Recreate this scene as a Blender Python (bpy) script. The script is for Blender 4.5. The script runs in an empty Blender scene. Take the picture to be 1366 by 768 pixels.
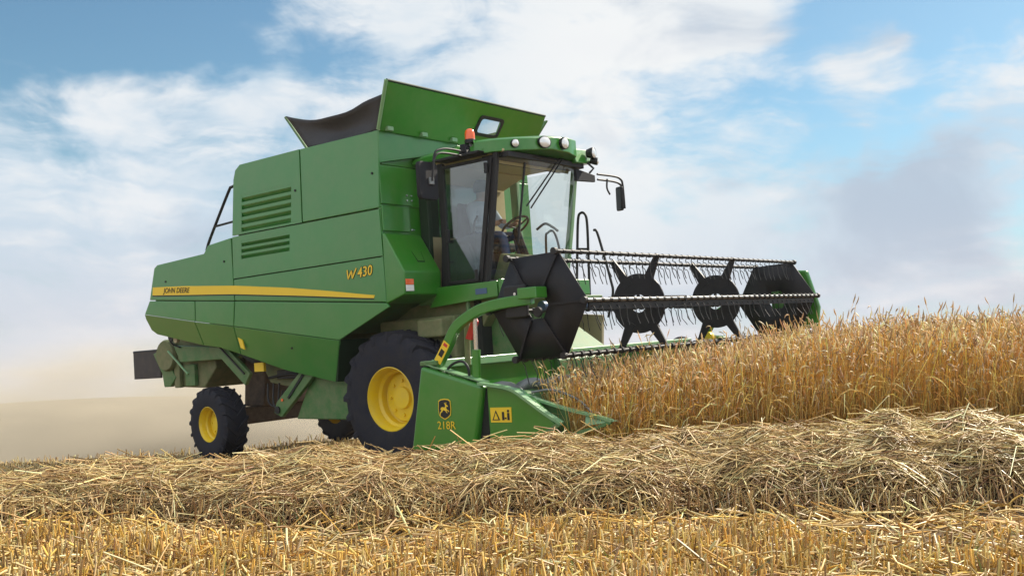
import bpy, bmesh, math, random
import numpy as np
from mathutils import Matrix, Vector, noise as mnoise
random.seed(7); rng = np.random.default_rng(11)
S = bpy.context.scene
COL = S.collection
R = math.radians

# ------------------------------------------------------------------ camera, sky, sun, exposure
CAM_H = 1.5
cam = bpy.data.cameras.new('camera'); cam.sensor_width = 36; cam.lens = 35.29; cam.clip_start = .1; cam.clip_end = 3000
camo = bpy.data.objects.new('camera', cam); COL.objects.link(camo)
camo.location = (0, 0, CAM_H); camo.rotation_euler = (R(90 + 3.007), 0, 0)
S.camera = camo
S.view_settings.view_transform = 'Standard'; S.view_settings.look = 'None'
EXPO = .60; S.view_settings.exposure = EXPO; S.view_settings.gamma = 1
SUN_DIR = Vector((.58, .50, .66)).normalized()          # towards the sun
sun = bpy.data.lights.new('sun', 'SUN'); sun.energy = 5.0; sun.angle = R(.6); sun.color = (1, .90, .75)
suno = bpy.data.objects.new('sun', sun); COL.objects.link(suno)
suno.rotation_euler = SUN_DIR.to_track_quat('Z', 'Y').to_euler(); suno.location = (20, 10, 30)

W = bpy.data.worlds.new('World'); S.world = W; W.use_nodes = True
nt = W.node_tree; nt.nodes.clear()
def N(t, **k):
    n = nt.nodes.new(t)
    for a, b in k.items(): setattr(n, a, b)
    return n
def L(a, b): nt.links.new(a, b)
def math_(op, a, b=None, clamp=False):
    n = N('ShaderNodeMath', operation=op, use_clamp=clamp)
    for i, v in enumerate((a, b)):
        if v is None: continue
        if isinstance(v, (int, float)): n.inputs[i].default_value = v
        else: L(v, n.inputs[i])
    return n.outputs[0]
def vmath(op, a, b=None, scale=None):
    n = N('ShaderNodeVectorMath', operation=op)
    for i, v in enumerate((a, b)):
        if v is None: continue
        if isinstance(v, (tuple, list, Vector)): n.inputs[i].default_value = v
        else: L(v, n.inputs[i])
    if scale is not None: n.inputs['Scale'].default_value = scale
    return n
def maprange(v, a, b, c=0., d=1., smooth=True):
    n = N('ShaderNodeMapRange'); n.clamp = True
    n.interpolation_type = 'SMOOTHSTEP' if smooth else 'LINEAR'
    L(v, n.inputs[0])
    for i, x in enumerate((a, b, c, d)): n.inputs[i + 1].default_value = x
    return n.outputs[0]
def mixc(f, a, b):
    n = N('ShaderNodeMix', data_type='RGBA')
    if isinstance(f, (int, float)): n.inputs[0].default_value = f
    else: L(f, n.inputs[0])
    for i, v in ((6, a), (7, b)):
        if isinstance(v, tuple): n.inputs[i].default_value = (*v, 1)
        else: L(v, n.inputs[i])
    return n.outputs[2]
tc = N('ShaderNodeTexCoord')
D = vmath('NORMALIZE', tc.outputs['Generated']).outputs[0]
sep = N('ShaderNodeSeparateXYZ'); L(D, sep.inputs[0])
zc = math_('MAXIMUM', sep.outputs[2], .012)
cb = N('ShaderNodeCombineXYZ'); L(sep.outputs[0], cb.inputs[0]); L(sep.outputs[1], cb.inputs[1]); L(zc, cb.inputs[2])
sky = N('ShaderNodeTexSky', sky_type='NISHITA'); sky.sun_disc = False
sky.sun_elevation = math.asin(SUN_DIR.z); sky.sun_rotation = math.atan2(SUN_DIR.x, SUN_DIR.y)
sky.air_density = 1.0; sky.dust_density = .6; sky.ozone_density = 1.5
L(cb.outputs[0], sky.inputs[0])
SKY_ST = .085
# cloud deck: direction projected onto a plane overhead, so the wisps run away into the distance
zz = math_('ADD', math_('MAXIMUM', sep.outputs[2], -.10), .20)
pl = N('ShaderNodeCombineXYZ'); L(math_('DIVIDE', sep.outputs[0], zz), pl.inputs[0]); L(math_('DIVIDE', sep.outputs[1], zz), pl.inputs[1])
def noise(vec, scale, detail=6, rough=.55, dist=0., lac=2.):
    n = N('ShaderNodeTexNoise'); n.inputs['Scale'].default_value = scale; n.inputs['Detail'].default_value = detail
    n.inputs['Roughness'].default_value = rough; n.inputs['Distortion'].default_value = dist; n.inputs['Lacunarity'].default_value = lac
    L(vec, n.inputs['Vector']); return n
mp = N('ShaderNodeMapping'); L(D, mp.inputs[0])
mp.inputs['Rotation'].default_value = (0, R(22), 0); mp.inputs['Scale'].default_value = (2.4, 2.4, 4.4); mp.inputs['Location'].default_value = (3.1, 1.7, .4)
n1 = noise(mp.outputs[0], 1.5, 10, .55, .5)
n2 = noise(mp.outputs[0], 3.6, 10, .58, .5)
warp = noise(D, 3.5, 5, .6, .3)
wv = vmath('SCALE', vmath('SUBTRACT', warp.outputs['Color'], (.5, .5, .5)).outputs[0], scale=.22).outputs[0]
Dw = vmath('ADD', D, wv).outputs[0]
def pixdir(x, y):
    v = Vector(((x - 683) / 1339, 1, (384 - y) / 1339)); v.rotate(Matrix.Rotation(R(3.007), 3, 'X')); return v.normalized()
def lobe(x, y, r0, r1):
    d = vmath('DISTANCE', Dw, tuple(pixdir(x, y))).outputs['Value']
    return maprange(d, r0, r1, 1, 0)
cover = math_('ADD', math_('MULTIPLY', n1.outputs['Fac'], .9), math_('MULTIPLY', math_('SUBTRACT', n2.outputs['Fac'], .5), .75))
def addl(v, l, k): return math_('ADD', v, math_('MULTIPLY', l, k))
# fibrous high cloud: long streaks that climb to the right
fm = N('ShaderNodeMapping'); L(vmath('ADD', D, vmath('SCALE', vmath('SUBTRACT', warp.outputs['Color'], (.5, .5, .5)).outputs[0], scale=.10).outputs[0]).outputs[0], fm.inputs[0])
fm.inputs['Rotation'].default_value = (0, R(24), 0); fm.inputs['Scale'].default_value = (2.6, 1.0, 13)
fib = noise(fm.outputs[0], 1.6, 9, .60, .35)
cover = math_('ADD', cover, math_('MULTIPLY', math_('SUBTRACT', fib.outputs['Fac'], .5), .75))
cover = addl(cover, lobe(1340, 170, .03, .14), .10)
cover = addl(cover, lobe(1000, 240, .04, .2), -.05)
cover = addl(cover, lobe(90, 90, .03, .17), -.30)         # open blue, upper left
cover = addl(cover, lobe(230, 10, .03, .12), -.22)
cover = addl(cover, lobe(430, 70, .01, .09), -.16)
cover = addl(cover, lobe(1230, -40, .05, .18), -.36)      # open blue, upper right
cover = addl(cover, lobe(1030, 230, .04, .20), -.14)
cover = addl(cover, lobe(620, 20, .01, .08), -.10)
cover = addl(cover, lobe(330, 90, .01, .10), .24)         # white towers
cover = addl(cover, lobe(170, 160, .01, .08), .20)
cover = addl(cover, lobe(880, 110, .08, .32), .24)
cover = addl(cover, lobe(1170, 62, .01, .075), .34)
cover = addl(cover, lobe(520, 15, .01, .05), .16)
cover = addl(cover, lobe(120, 290, .06, .24), .16)
cover = addl(cover, lobe(1230, 285, .02, .13), .24)
cover = addl(cover, lobe(980, 330, .02, .12), .10)
low = maprange(sep.outputs[2], -.02, .24, 1, 0)
cover = addl(cover, low, .10)
back = maprange(sep.outputs[1], -.1, .5, 1, 0)            # unseen sky overhead and behind: extra-bright cloud added as fill light
cover = addl(cover, back, .10)
cf = maprange(cover, .27, .62)
# colours are what a sunlit or shaded cloud sends out, divided by the sky strength and the exposure
k = 2 ** -EXPO / SKY_ST
def c(r, g, b): return (r * k, g * k, b * k)
n3 = noise(mp.outputs[0], 1.7, 7, .55, .6)
thick = maprange(math_('ADD', n3.outputs['Fac'], math_('MULTIPLY', math_('ADD', lobe(1270, 345, .08, .20), lobe(1000, 220, .05, .2)), .07)), .52, .74)
white = mixc(lobe(830, 90, .04, .34), c(.60, .72, .83), c(.90, .92, .93))
white = mixc(math_('MULTIPLY', maprange(math_('ADD', math_('MULTIPLY', n2.outputs['Fac'], .4), math_('MULTIPLY', fib.outputs['Fac'], .6)), .47, .64), .85), white, c(.88, .90, .92))
cloudc = mixc(math_('MULTIPLY', thick, .85), white, c(.47, .56, .68))
hor = maprange(sep.outputs[2], -.05, .15, 1, 0)
cloudc = mixc(math_('MULTIPLY', hor, .62), cloudc, c(.74, .69, .73))
cloudc = mixc(back, cloudc, c(1.22, 1.27, 1.36))  # out-of-view cloud raised above the visible sky for fill
tint = N('ShaderNodeMix', data_type='RGBA', blend_type='MULTIPLY'); tint.inputs[0].default_value = 1; L(sky.outputs[0], tint.inputs[6]); tint.inputs[7].default_value = (.66, .86, .86, 1)
skyc = mixc(math_('MULTIPLY', maprange(sep.outputs[2], -.06, .24, 1, 0), .85), tint.outputs[2], c(.42, .56, .71))
fin = mixc(cf, skyc, cloudc)
bg = N('ShaderNodeBackground'); L(fin, bg.inputs[0]); bg.inputs[1].default_value = SKY_ST
wo = N('ShaderNodeOutputWorld'); L(bg.outputs[0], wo.inputs[0])

# ------------------------------------------------------------------ materials
def mat(name, col, rough=.5, metal=0., coat=0., spec=.5, var=0., vscale=3., dust=0., bump=0., bscale=40., dcol=(.34, .27, .17)):
    m = bpy.data.materials.new(name); m.use_nodes = True; t = m.node_tree; b = t.nodes['Principled BSDF']
    b.inputs['Base Color'].default_value = (*col, 1); b.inputs['Roughness'].default_value = rough
    b.inputs['Metallic'].default_value = metal; b.inputs['Coat Weight'].default_value = coat; b.inputs['Coat Roughness'].default_value = .12
    b.inputs['Specular IOR Level'].default_value = spec
    o = t.nodes.new('ShaderNodeTexCoord')
    if var or dust:
        n = t.nodes.new('ShaderNodeTexNoise'); n.inputs['Scale'].default_value = vscale; n.inputs['Detail'].default_value = 7
        n.inputs['Roughness'].default_value = .62
        t.links.new(o.outputs['Object'], n.inputs['Vector'])
        mx = t.nodes.new('ShaderNodeMix'); mx.data_type = 'RGBA'
        mx.inputs[6].default_value = (*[c_ * (1 - var) for c_ in col], 1); mx.inputs[7].default_value = (*[min(1, c_ * (1 + var)) for c_ in col], 1)
        t.links.new(n.outputs['Fac'], mx.inputs[0]); out = mx.outputs[2]
        if dust:
            n2 = t.nodes.new('ShaderNodeTexNoise'); n2.inputs['Scale'].default_value = vscale * 1.7; n2.inputs['Detail'].default_value = 9; n2.inputs['Roughness'].default_value = .7
            t.links.new(o.outputs['Object'], n2.inputs['Vector'])
            mr = t.nodes.new('ShaderNodeMapRange'); mr.inputs[1].default_value = .38; mr.inputs[2].default_value = .75; mr.inputs[4].default_value = dust
            t.links.new(n2.outputs['Fac'], mr.inputs[0])
            m2 = t.nodes.new('ShaderNodeMix'); m2.data_type = 'RGBA'; m2.inputs[7].default_value = (*dcol, 1)
            t.links.new(mr.outputs[0], m2.inputs[0]); t.links.new(out, m2.inputs[6]); out = m2.outputs[2]
            ma = t.nodes.new('ShaderNodeMath'); ma.operation = 'MULTIPLY_ADD'; ma.inputs[1].default_value = .6; ma.inputs[2].default_value = rough; ma.use_clamp = True
            t.links.new(mr.outputs[0], ma.inputs[0]); t.links.new(ma.outputs[0], b.inputs['Roughness'])
        t.links.new(out, b.inputs['Base Color'])
    if bump:
        n = t.nodes.new('ShaderNodeTexNoise'); n.inputs['Scale'].default_value = bscale; n.inputs['Detail'].default_value = 5
        t.links.new(o.outputs['Object'], n.inputs['Vector'])
        bp_ = t.nodes.new('ShaderNodeBump'); bp_.inputs['Strength'].default_value = bump; bp_.inputs['Distance'].default_value = .02
        t.links.new(n.outputs['Fac'], bp_.inputs['Height']); t.links.new(bp_.outputs[0], b.inputs['Normal'])
    return m
GREEN = mat('green_paint', (.026, .190, .012), .30, coat=.35, var=.10, vscale=2.2, dust=.10, bump=.02, bscale=2.5)
GREENP = mat('green_panel_paint', (.036, .205, .036), .34, coat=.35, var=.10, vscale=1.3, dust=.11, bump=.025, bscale=1.6)
GREEND = mat('dusty_green_paint', (.040, .150, .034), .45, coat=.1, var=.15, vscale=4, dust=.38)
GREENX = mat('pale_green_edge', (.16, .34, .16), .35, coat=.2, var=.1, dust=.2)
OLIVE = mat('dusty_olive', (.11, .14, .05), .6, var=.25, vscale=5, dust=.5)
YEL = mat('yellow_paint', (.82, .58, .012), .38, coat=.2, var=.08, vscale=5, dust=.30, dcol=(.46, .36, .16))
YELD = mat('yellow_decal', (.80, .54, .02), .45, var=.05)
BLACK = mat('black_plate', (.007, .0075, .011), .5, var=.3, vscale=5, dust=.025, spec=.3)
BLACKM = mat('black_metal', (.011, .011, .012), .55, var=.2, spec=.4)
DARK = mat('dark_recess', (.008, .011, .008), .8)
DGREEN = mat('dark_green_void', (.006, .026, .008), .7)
RUB = mat('rubber', (.014, .016, .026), .75, spec=.3, var=.3, vscale=5, dust=.22, dcol=(.10, .08, .055), bump=.2, bscale=50)
STEEL = mat('bright_steel', (.62, .62, .60), .25, metal=1.)
GREYM = mat('grey_metal', (.20, .21, .21), .45, metal=.6, var=.2)
GREYP = mat('grey_plastic', (.010, .011, .015), .7, spec=.3)
RED = mat('red_paint', (.52, .03, .025), .45)
WHITE = mat('white_decal', (.78, .78, .76), .5)
TARP = mat('black_tarp', (.030, .031, .036), .62, var=.3, vscale=6, bump=.35, bscale=9)
BEIGE = mat('headliner_cloth', (.46, .40, .22), .9, var=.1, vscale=9)
BROWN = mat('dusty_brown_steel', (.055, .036, .026), .7, var=.3, vscale=6, dust=.3)
DUSTY = mat('dusty_tan_panel', (.42, .36, .22), .8, var=.15)
FLAP = mat('black_rubber_flap', (.040, .036, .038), .7, var=.25, vscale=5, dust=.1)
BLUE = mat('blue_steel_tube', (.05, .10, .20), .4, var=.1)
ORANGE = mat('orange_lens', (.85, .13, .02), .18, coat=.6)
LAMPG = mat('lamp_glass', (.82, .83, .80), .12, metal=.3, coat=.8)
MIRG = mat('mirror_glass', (.8, .82, .85), .04, metal=1.)
SEATM = mat('seat_cloth', (.030, .034, .040), .85)
SKIN = mat('skin', (.48, .27, .18), .55)
HAIR = mat('hair', (.02, .014, .010), .7)
SHIRT = mat('shirt_cloth', (.42, .48, .55), .85, var=.1, vscale=8)
JEANS = mat('denim', (.06, .09, .17), .85, var=.2, vscale=12)
def glass(name, tint, ior=1.5, extra=0.):
    m = bpy.data.materials.new(name); m.use_nodes = True; t = m.node_tree; t.nodes.clear()
    tr = t.nodes.new('ShaderNodeBsdfTransparent'); tr.inputs[0].default_value = (*tint, 1)
    gl = t.nodes.new('ShaderNodeBsdfGlossy'); gl.inputs['Roughness'].default_value = .03
    fr = t.nodes.new('ShaderNodeLayerWeight'); fr.inputs[0].default_value = .5
    pw = t.nodes.new('ShaderNodeMath'); pw.operation = 'POWER'; pw.inputs[1].default_value = 4.5; t.links.new(fr.outputs['Facing'], pw.inputs[0])
    ad = t.nodes.new('ShaderNodeMath'); ad.operation = 'MULTIPLY_ADD'; ad.use_clamp = True; ad.inputs[1].default_value = .85; ad.inputs[2].default_value = extra + ((ior - 1) / (ior + 1)) ** 2
    t.links.new(pw.outputs[0], ad.inputs[0])
    mx = t.nodes.new('ShaderNodeMixShader'); o = t.nodes.new('ShaderNodeOutputMaterial')
    t.links.new(ad.outputs[0], mx.inputs[0]); t.links.new(tr.outputs[0], mx.inputs[1]); t.links.new(gl.outputs[0], mx.inputs[2]); t.links.new(mx.outputs[0], o.inputs[0])
    return m
GLASS = glass('clear_glass', (.92, .95, .94), 1.45, .03)
GLASSD = glass('tinted_door_glass', (.74, .81, .82), 1.5, .06)

def straw_mat(name, transl=.25, rough=.5):
    m = bpy.data.materials.new(name); m.use_nodes = True; t = m.node_tree; b = t.nodes['Principled BSDF']; out = t.nodes['Material Output']
    a = t.nodes.new('ShaderNodeAttribute'); a.attribute_name = 'Col'
    t.links.new(a.outputs['Color'], b.inputs['Base Color']); b.inputs['Roughness'].default_value = rough; b.inputs['Specular IOR Level'].default_value = .35
    tl = t.nodes.new('ShaderNodeBsdfTranslucent'); t.links.new(a.outputs['Color'], tl.inputs[0])
    mx = t.nodes.new('ShaderNodeMixShader'); mx.inputs[0].default_value = transl
    t.links.new(b.outputs[0], mx.inputs[1]); t.links.new(tl.outputs[0], mx.inputs[2]); t.links.new(mx.outputs[0], out.inputs[0])
    return m
STRAW = straw_mat('straw', .14, .42); WHEAT = straw_mat('wheat', .42, .5)

def soil_mat():
    m = bpy.data.materials.new('field_soil'); m.use_nodes = True; t = m.node_tree; b = t.nodes['Principled BSDF']; b.inputs['Roughness'].default_value = .95
    o = t.nodes.new('ShaderNodeTexCoord')
    a = t.nodes.new('ShaderNodeTexNoise'); a.inputs['Scale'].default_value = 3; a.inputs['Detail'].default_value = 9; a.inputs['Roughness'].default_value = .7
    f = t.nodes.new('ShaderNodeTexNoise'); f.inputs['Scale'].default_value = .045; f.inputs['Detail'].default_value = 6
    t.links.new(o.outputs['Object'], a.inputs['Vector']); t.links.new(o.outputs['Object'], f.inputs['Vector'])
    r = t.nodes.new('ShaderNodeValToRGB'); r.color_ramp.elements[0].position = .35; r.color_ramp.elements[0].color = (.085, .052, .026, 1)
    r.color_ramp.elements[1].position = .68; r.color_ramp.elements[1].color = (.30, .20, .095, 1); t.links.new(a.outputs['Fac'], r.inputs[0])
    r2 = t.nodes.new('ShaderNodeValToRGB'); r2.color_ramp.elements[0].color = (.12, .095, .055, 1); r2.color_ramp.elements[0].position = .3
    r2.color_ramp.elements[1].color = (.23, .18, .105, 1); r2.color_ramp.elements[1].position = .7; t.links.new(f.outputs['Fac'], r2.inputs[0])
    sp = t.nodes.new('ShaderNodeSeparateXYZ'); t.links.new(o.outputs['Object'], sp.inputs[0])
    mr = t.nodes.new('ShaderNodeMapRange'); mr.inputs[1].default_value = 22; mr.inputs[2].default_value = 60; t.links.new(sp.outputs[1], mr.inputs[0])
    mx = t.nodes.new('ShaderNodeMix'); mx.data_type = 'RGBA'; t.links.new(mr.outputs[0], mx.inputs[0]); t.links.new(r.outputs[0], mx.inputs[6]); t.links.new(r2.outputs[0], mx.inputs[7])
    t.links.new(mx.outputs[2], b.inputs['Base Color'])
    bp_ = t.nodes.new('ShaderNodeBump'); bp_.inputs['Strength'].default_value = .8; bp_.inputs['Distance'].default_value = .05
    t.links.new(a.outputs['Fac'], bp_.inputs['Height']); t.links.new(bp_.outputs[0], b.inputs['Normal'])
    return m

# ------------------------------------------------------------------ helpers
def tag(o, label=None, cat=None, group=None, kind=None):
    if label: o['label'] = label
    if cat: o['category'] = cat
    if group: o['group'] = group
    if kind: o['kind'] = kind
    return o
def catmull(pts, n=6):
    P = [np.array(p, float) for p in pts]; P = [2 * P[0] - P[1]] + P + [2 * P[-1] - P[-2]]; out = []
    for i in range(1, len(P) - 2):
        a, b, c_, d = P[i - 1:i + 3]
        for j in range(n):
            t = j / n
            out.append(.5 * (2 * b + (c_ - a) * t + (2 * a - 5 * b + 4 * c_ - d) * t * t + (3 * b - a - 3 * c_ + d) * t ** 3))
    out.append(P[-2]); return [tuple(p) for p in out]
class MB:
    def __init__(s): s.v = []; s.f = []
    def add(s, vs, fs):
        o = len(s.v); s.v += [tuple(map(float, p)) for p in vs]; s.f += [tuple(i + o for i in f) for f in fs]; return s
    def prism(s, poly, a, b, plane='xz'):
        n = len(poly)
        def P(u, w, t): return {'xz': (u, t, w), 'yz': (t, u, w), 'xy': (u, w, t)}[plane]
        return s.add([P(u, w, a) for u, w in poly] + [P(u, w, b) for u, w in poly],
                     [tuple(range(n)), tuple(range(2 * n - 1, n - 1, -1))] + [(i, i + n, (i + 1) % n + n, (i + 1) % n) for i in range(n)])
    def hexa(s, p):   # 8 corners: 4 bottom (loop), 4 top (loop)
        return s.add(p, [(3, 2, 1, 0), (4, 5, 6, 7), (0, 1, 5, 4), (1, 2, 6, 5), (2, 3, 7, 6), (3, 0, 4, 7)])
    def box(s, x0, x1, y0, y1, z0, z1):
        return s.hexa([(x0, y0, z0), (x1, y0, z0), (x1, y1, z0), (x0, y1, z0), (x0, y0, z1), (x1, y0, z1), (x1, y1, z1), (x0, y1, z1)])
    def sheet(s, quad, th, n=None):   # a quad given thickness along its normal
        q = [Vector(p) for p in quad]; nn = (q[1] - q[0]).cross(q[-1] - q[0]).normalized() if n is None else Vector(n)
        m = len(q)
        return s.add([tuple(p) for p in q] + [tuple(p + nn * th) for p in q],
                     [tuple(range(m))[::-1], tuple(range(m, 2 * m))] + [(i, (i + 1) % m, (i + 1) % m + m, i + m) for i in range(m)])
    def tube(s, path, r, seg=8, r1=None):
        P = [Vector(p) for p in path]; n = len(P); vs = []; fs = []; up = None
        for i, p in enumerate(P):
            t = (P[min(i + 1, n - 1)] - P[max(i - 1, 0)]).normalized()
            if up is None:
                up = Vector((0, 0, 1)) if abs(t.z) < .9 else Vector((1, 0, 0))
            a = t.cross(up).normalized(); up = a.cross(t).normalized()
            rr = r if r1 is None else r + (r1 - r) * i / (n - 1)
            for k_ in range(seg):
                th = 2 * math.pi * k_ / seg; vs.append(tuple(p + a * rr * math.cos(th) + up * rr * math.sin(th)))
        for i in range(n - 1):
            for k_ in range(seg):
                fs.append((i * seg + k_, i * seg + (k_ + 1) % seg, (i + 1) * seg + (k_ + 1) % seg, (i + 1) * seg + k_))
        fs += [tuple(range(seg))[::-1], tuple(range((n - 1) * seg, n * seg))]
        return s.add(vs, fs)
    def bar(s, path, w, h, wdir=(0, 1, 0)):   # rectangular section swept along a path, w along wdir
        P = [Vector(p) for p in path]; n = len(P); vs = []; fs = []; wd = Vector(wdir)
        for i, p in enumerate(P):
            t = (P[min(i + 1, n - 1)] - P[max(i - 1, 0)]).normalized(); a = (wd - t * wd.dot(t)).normalized(); u = t.cross(a)
            for sa, su in ((-1, -1), (1, -1), (1, 1), (-1, 1)): vs.append(tuple(p + a * sa * w / 2 + u * su * h / 2))
        for i in range(n - 1):
            for k_ in range(4): fs.append((i * 4 + k_, i * 4 + (k_ + 1) % 4, (i + 1) * 4 + (k_ + 1) % 4, (i + 1) * 4 + k_))
        fs += [(3, 2, 1, 0), tuple(range((n - 1) * 4, n * 4))]
        return s.add(vs, fs)
    def lathe(s, prof, cen, axis='y', seg=40, ang=0.):   # prof [(radius, offset along axis)]
        vs = []; fs = []; m = len(prof); cx, cy, cz = cen
        for k_ in range(seg):
            th = 2 * math.pi * k_ / seg; cs, sn = math.cos(th), math.sin(th)
            for r_, a in prof:
                if axis == 'y': p = (r_ * cs, a, r_ * sn)
                elif axis == 'x': p = (a, r_ * cs, r_ * sn)
                else: p = (r_ * cs, r_ * sn, a)
                vs.append((cx + p[0], cy + p[1], cz + p[2]))
        for k_ in range(seg):
            k2 = (k_ + 1) % seg
            for j in range(m - 1): fs.append((k_ * m + j, k_ * m + j + 1, k2 * m + j + 1, k2 * m + j))
        return s.add(vs, fs)
    def build(s, name, m, parent=None, bevel=0., smooth=None, seg=2, label=None):
        me = bpy.data.meshes.new(name); me.from_pydata(s.v, [], s.f)
        bm = bmesh.new(); bm.from_mesh(me); bmesh.ops.recalc_face_normals(bm, faces=bm.faces); bm.to_mesh(me); bm.free()
        me.materials.append(m)
        o = bpy.data.objects.new(name, me); COL.objects.link(o)
        if parent: o.parent = parent
        if smooth is not None or bevel:
            for p in me.polygons: p.use_smooth = True
            me.set_sharp_from_angle(angle=R(smooth if smooth is not None else 40))
        if bevel:
            b = o.modifiers.new('bevel', 'BEVEL'); b.width = bevel; b.segments = seg; b.limit_method = 'ANGLE'; b.angle_limit = R(35); b.harden_normals = True
        if label: o['label'] = label
        return o
def letters(txt, size, loc, rot, m, parent, name='lettering', shear=0., depth=.0015, bold=0., align='LEFT', sx=1.):
    cu = bpy.data.curves.new(name, 'FONT'); cu.body = txt; cu.size = size; cu.shear = shear; cu.extrude = depth; cu.offset = bold; cu.align_x = align; cu.space_character = 1.05
    tmp = bpy.data.objects.new('tmp', cu); COL.objects.link(tmp); bpy.context.view_layer.update()
    me = bpy.data.meshes.new_from_object(tmp.evaluated_get(bpy.context.evaluated_depsgraph_get())); bpy.data.objects.remove(tmp); bpy.data.curves.remove(cu)
    me.name = name; me.materials.clear(); me.materials.append(m)
    M_ = Matrix.Translation(loc) @ rot.to_matrix().to_4x4() @ Matrix.Diagonal((sx, 1, 1, 1)); me.transform(M_)
    o = bpy.data.objects.new(name, me); COL.objects.link(o); o.parent = parent; return o
from mathutils import Euler
ROT_SIDE = Euler((R(90), 0, 0))        # lettering that faces the machine's right-hand side

# ------------------------------------------------------------------ terrain
CP = np.array([(-6, 3, .38), (0, 3, .40), (6, 3, .40), (-6, 6.5, .38), (0, 6.5, .40), (6, 6.5, .42), (-6, 8.5, .28), (-2.2, 8.5, .28), (.8, 8.6, .42), (3, 8.7, .62), (6, 8.7, .68),
               (-.9, 9.7, .27), (-1.24, 12.2, 0.0), (-4.13, 14.45, -.20), (.17, 14, .08), (-2.72, 16.26, -.14), (1.2, 10.4, .46), (3.5, 13.5, .5), (6, 13, .72), (9, 13, .86),
               (-7.5, 12, -.08), (-11, 16, -.62), (-6, 18, -.66), (-6, 21, -1.1), (0, 20, -.62), (5, 20, .32), (13, 20, .8), (-6, -4, .35), (6, -4, .35)], float)
def _U(r2): return np.where(r2 > 1e-9, r2 * np.log(np.maximum(r2, 1e-9)), 0)
_n = len(CP); _K = _U(((CP[:, None, :2] - CP[None, :, :2]) ** 2).sum(-1)) + np.eye(_n) * .05
_P = np.c_[np.ones(_n), CP[:, :2]]; _A = np.block([[_K, _P], [_P.T, np.zeros((3, 3))]])
_w = np.linalg.solve(_A, np.r_[CP[:, 2], 0, 0, 0])
def sstep(a, b, x): t = np.clip((x - a) / (b - a), 0, 1); return t * t * (3 - 2 * t)
def ground(x, y):
    x = np.asarray(x, float); y = np.asarray(y, float)
    xc = np.clip(x, -12, 14); yc = np.clip(y, -5, 22)
    z = _w[_n] + _w[_n + 1] * xc + _w[_n + 2] * yc
    for i in range(_n): z = z + _w[i] * _U((xc - CP[i, 0]) ** 2 + (yc - CP[i, 1]) ** 2)
    z = z + .012 * np.sin(x * 2.1 + y * 1.3) + .01 * np.sin(x * 4.7 - y * 3.1)
    d = np.maximum(y - 20, 0); drop = np.maximum(-d * .13 - d * d * .0026, -15.5) - .12 * np.maximum(y - 215, 0)
    hill = 6.0 * np.exp(-((y - 190) / 55) ** 2) * (.55 + .6 * np.exp(-((x + 62) / 48) ** 2)) + .35 * np.sin(x * .05) * sstep(60, 150, y)
    far = sstep(30, 80, np.hypot(x, y))
    return z * (1 - .5 * far) + drop + hill
def grid_axis(lo, hi, n, fine):
    t = np.linspace(-1, 1, n); s_ = np.sinh(t * fine) / math.sinh(fine); return np.where(s_ < 0, -s_ * lo, s_ * hi)
gx = grid_axis(-320, 320, 221, 5.0); gy = 6 + grid_axis(-60, 500, 241, 4.8)
GX, GY = np.meshgrid(gx, gy); GZ = ground(GX, GY)
me = bpy.data.meshes.new('ground'); nx, ny = len(gx), len(gy)
idx = np.arange(nx * ny).reshape(ny, nx)
me.from_pydata(np.c_[GX.ravel(), GY.ravel(), GZ.ravel()].tolist(), [], np.c_[idx[:-1, :-1].ravel(), idx[:-1, 1:].ravel(), idx[1:, 1:].ravel(), idx[1:, :-1].ravel()].tolist())
for p in me.polygons: p.use_smooth = True
me.materials.append(soil_mat())
g = bpy.data.objects.new('ground', me); COL.objects.link(g); tag(g, 'stubble field soil falling away to a dusty rounded hill', 'ground', kind='structure')

# ------------------------------------------------------------------ the harvester
Mw = Matrix(((.78674, .61339, -.06919), (-.61487, .78863, 0), (.05457, .04255, .99760)))
root = bpy.data.objects.new('combine_harvester', None); COL.objects.link(root)
root.matrix_world = Matrix.Translation((-.54, 13.09, CAM_H - 1.44)) @ Mw.to_4x4()
tag(root, 'large green combine harvester with yellow wheels and black reel cutting the wheat', 'combine harvester')
root.empty_display_size = .5

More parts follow.
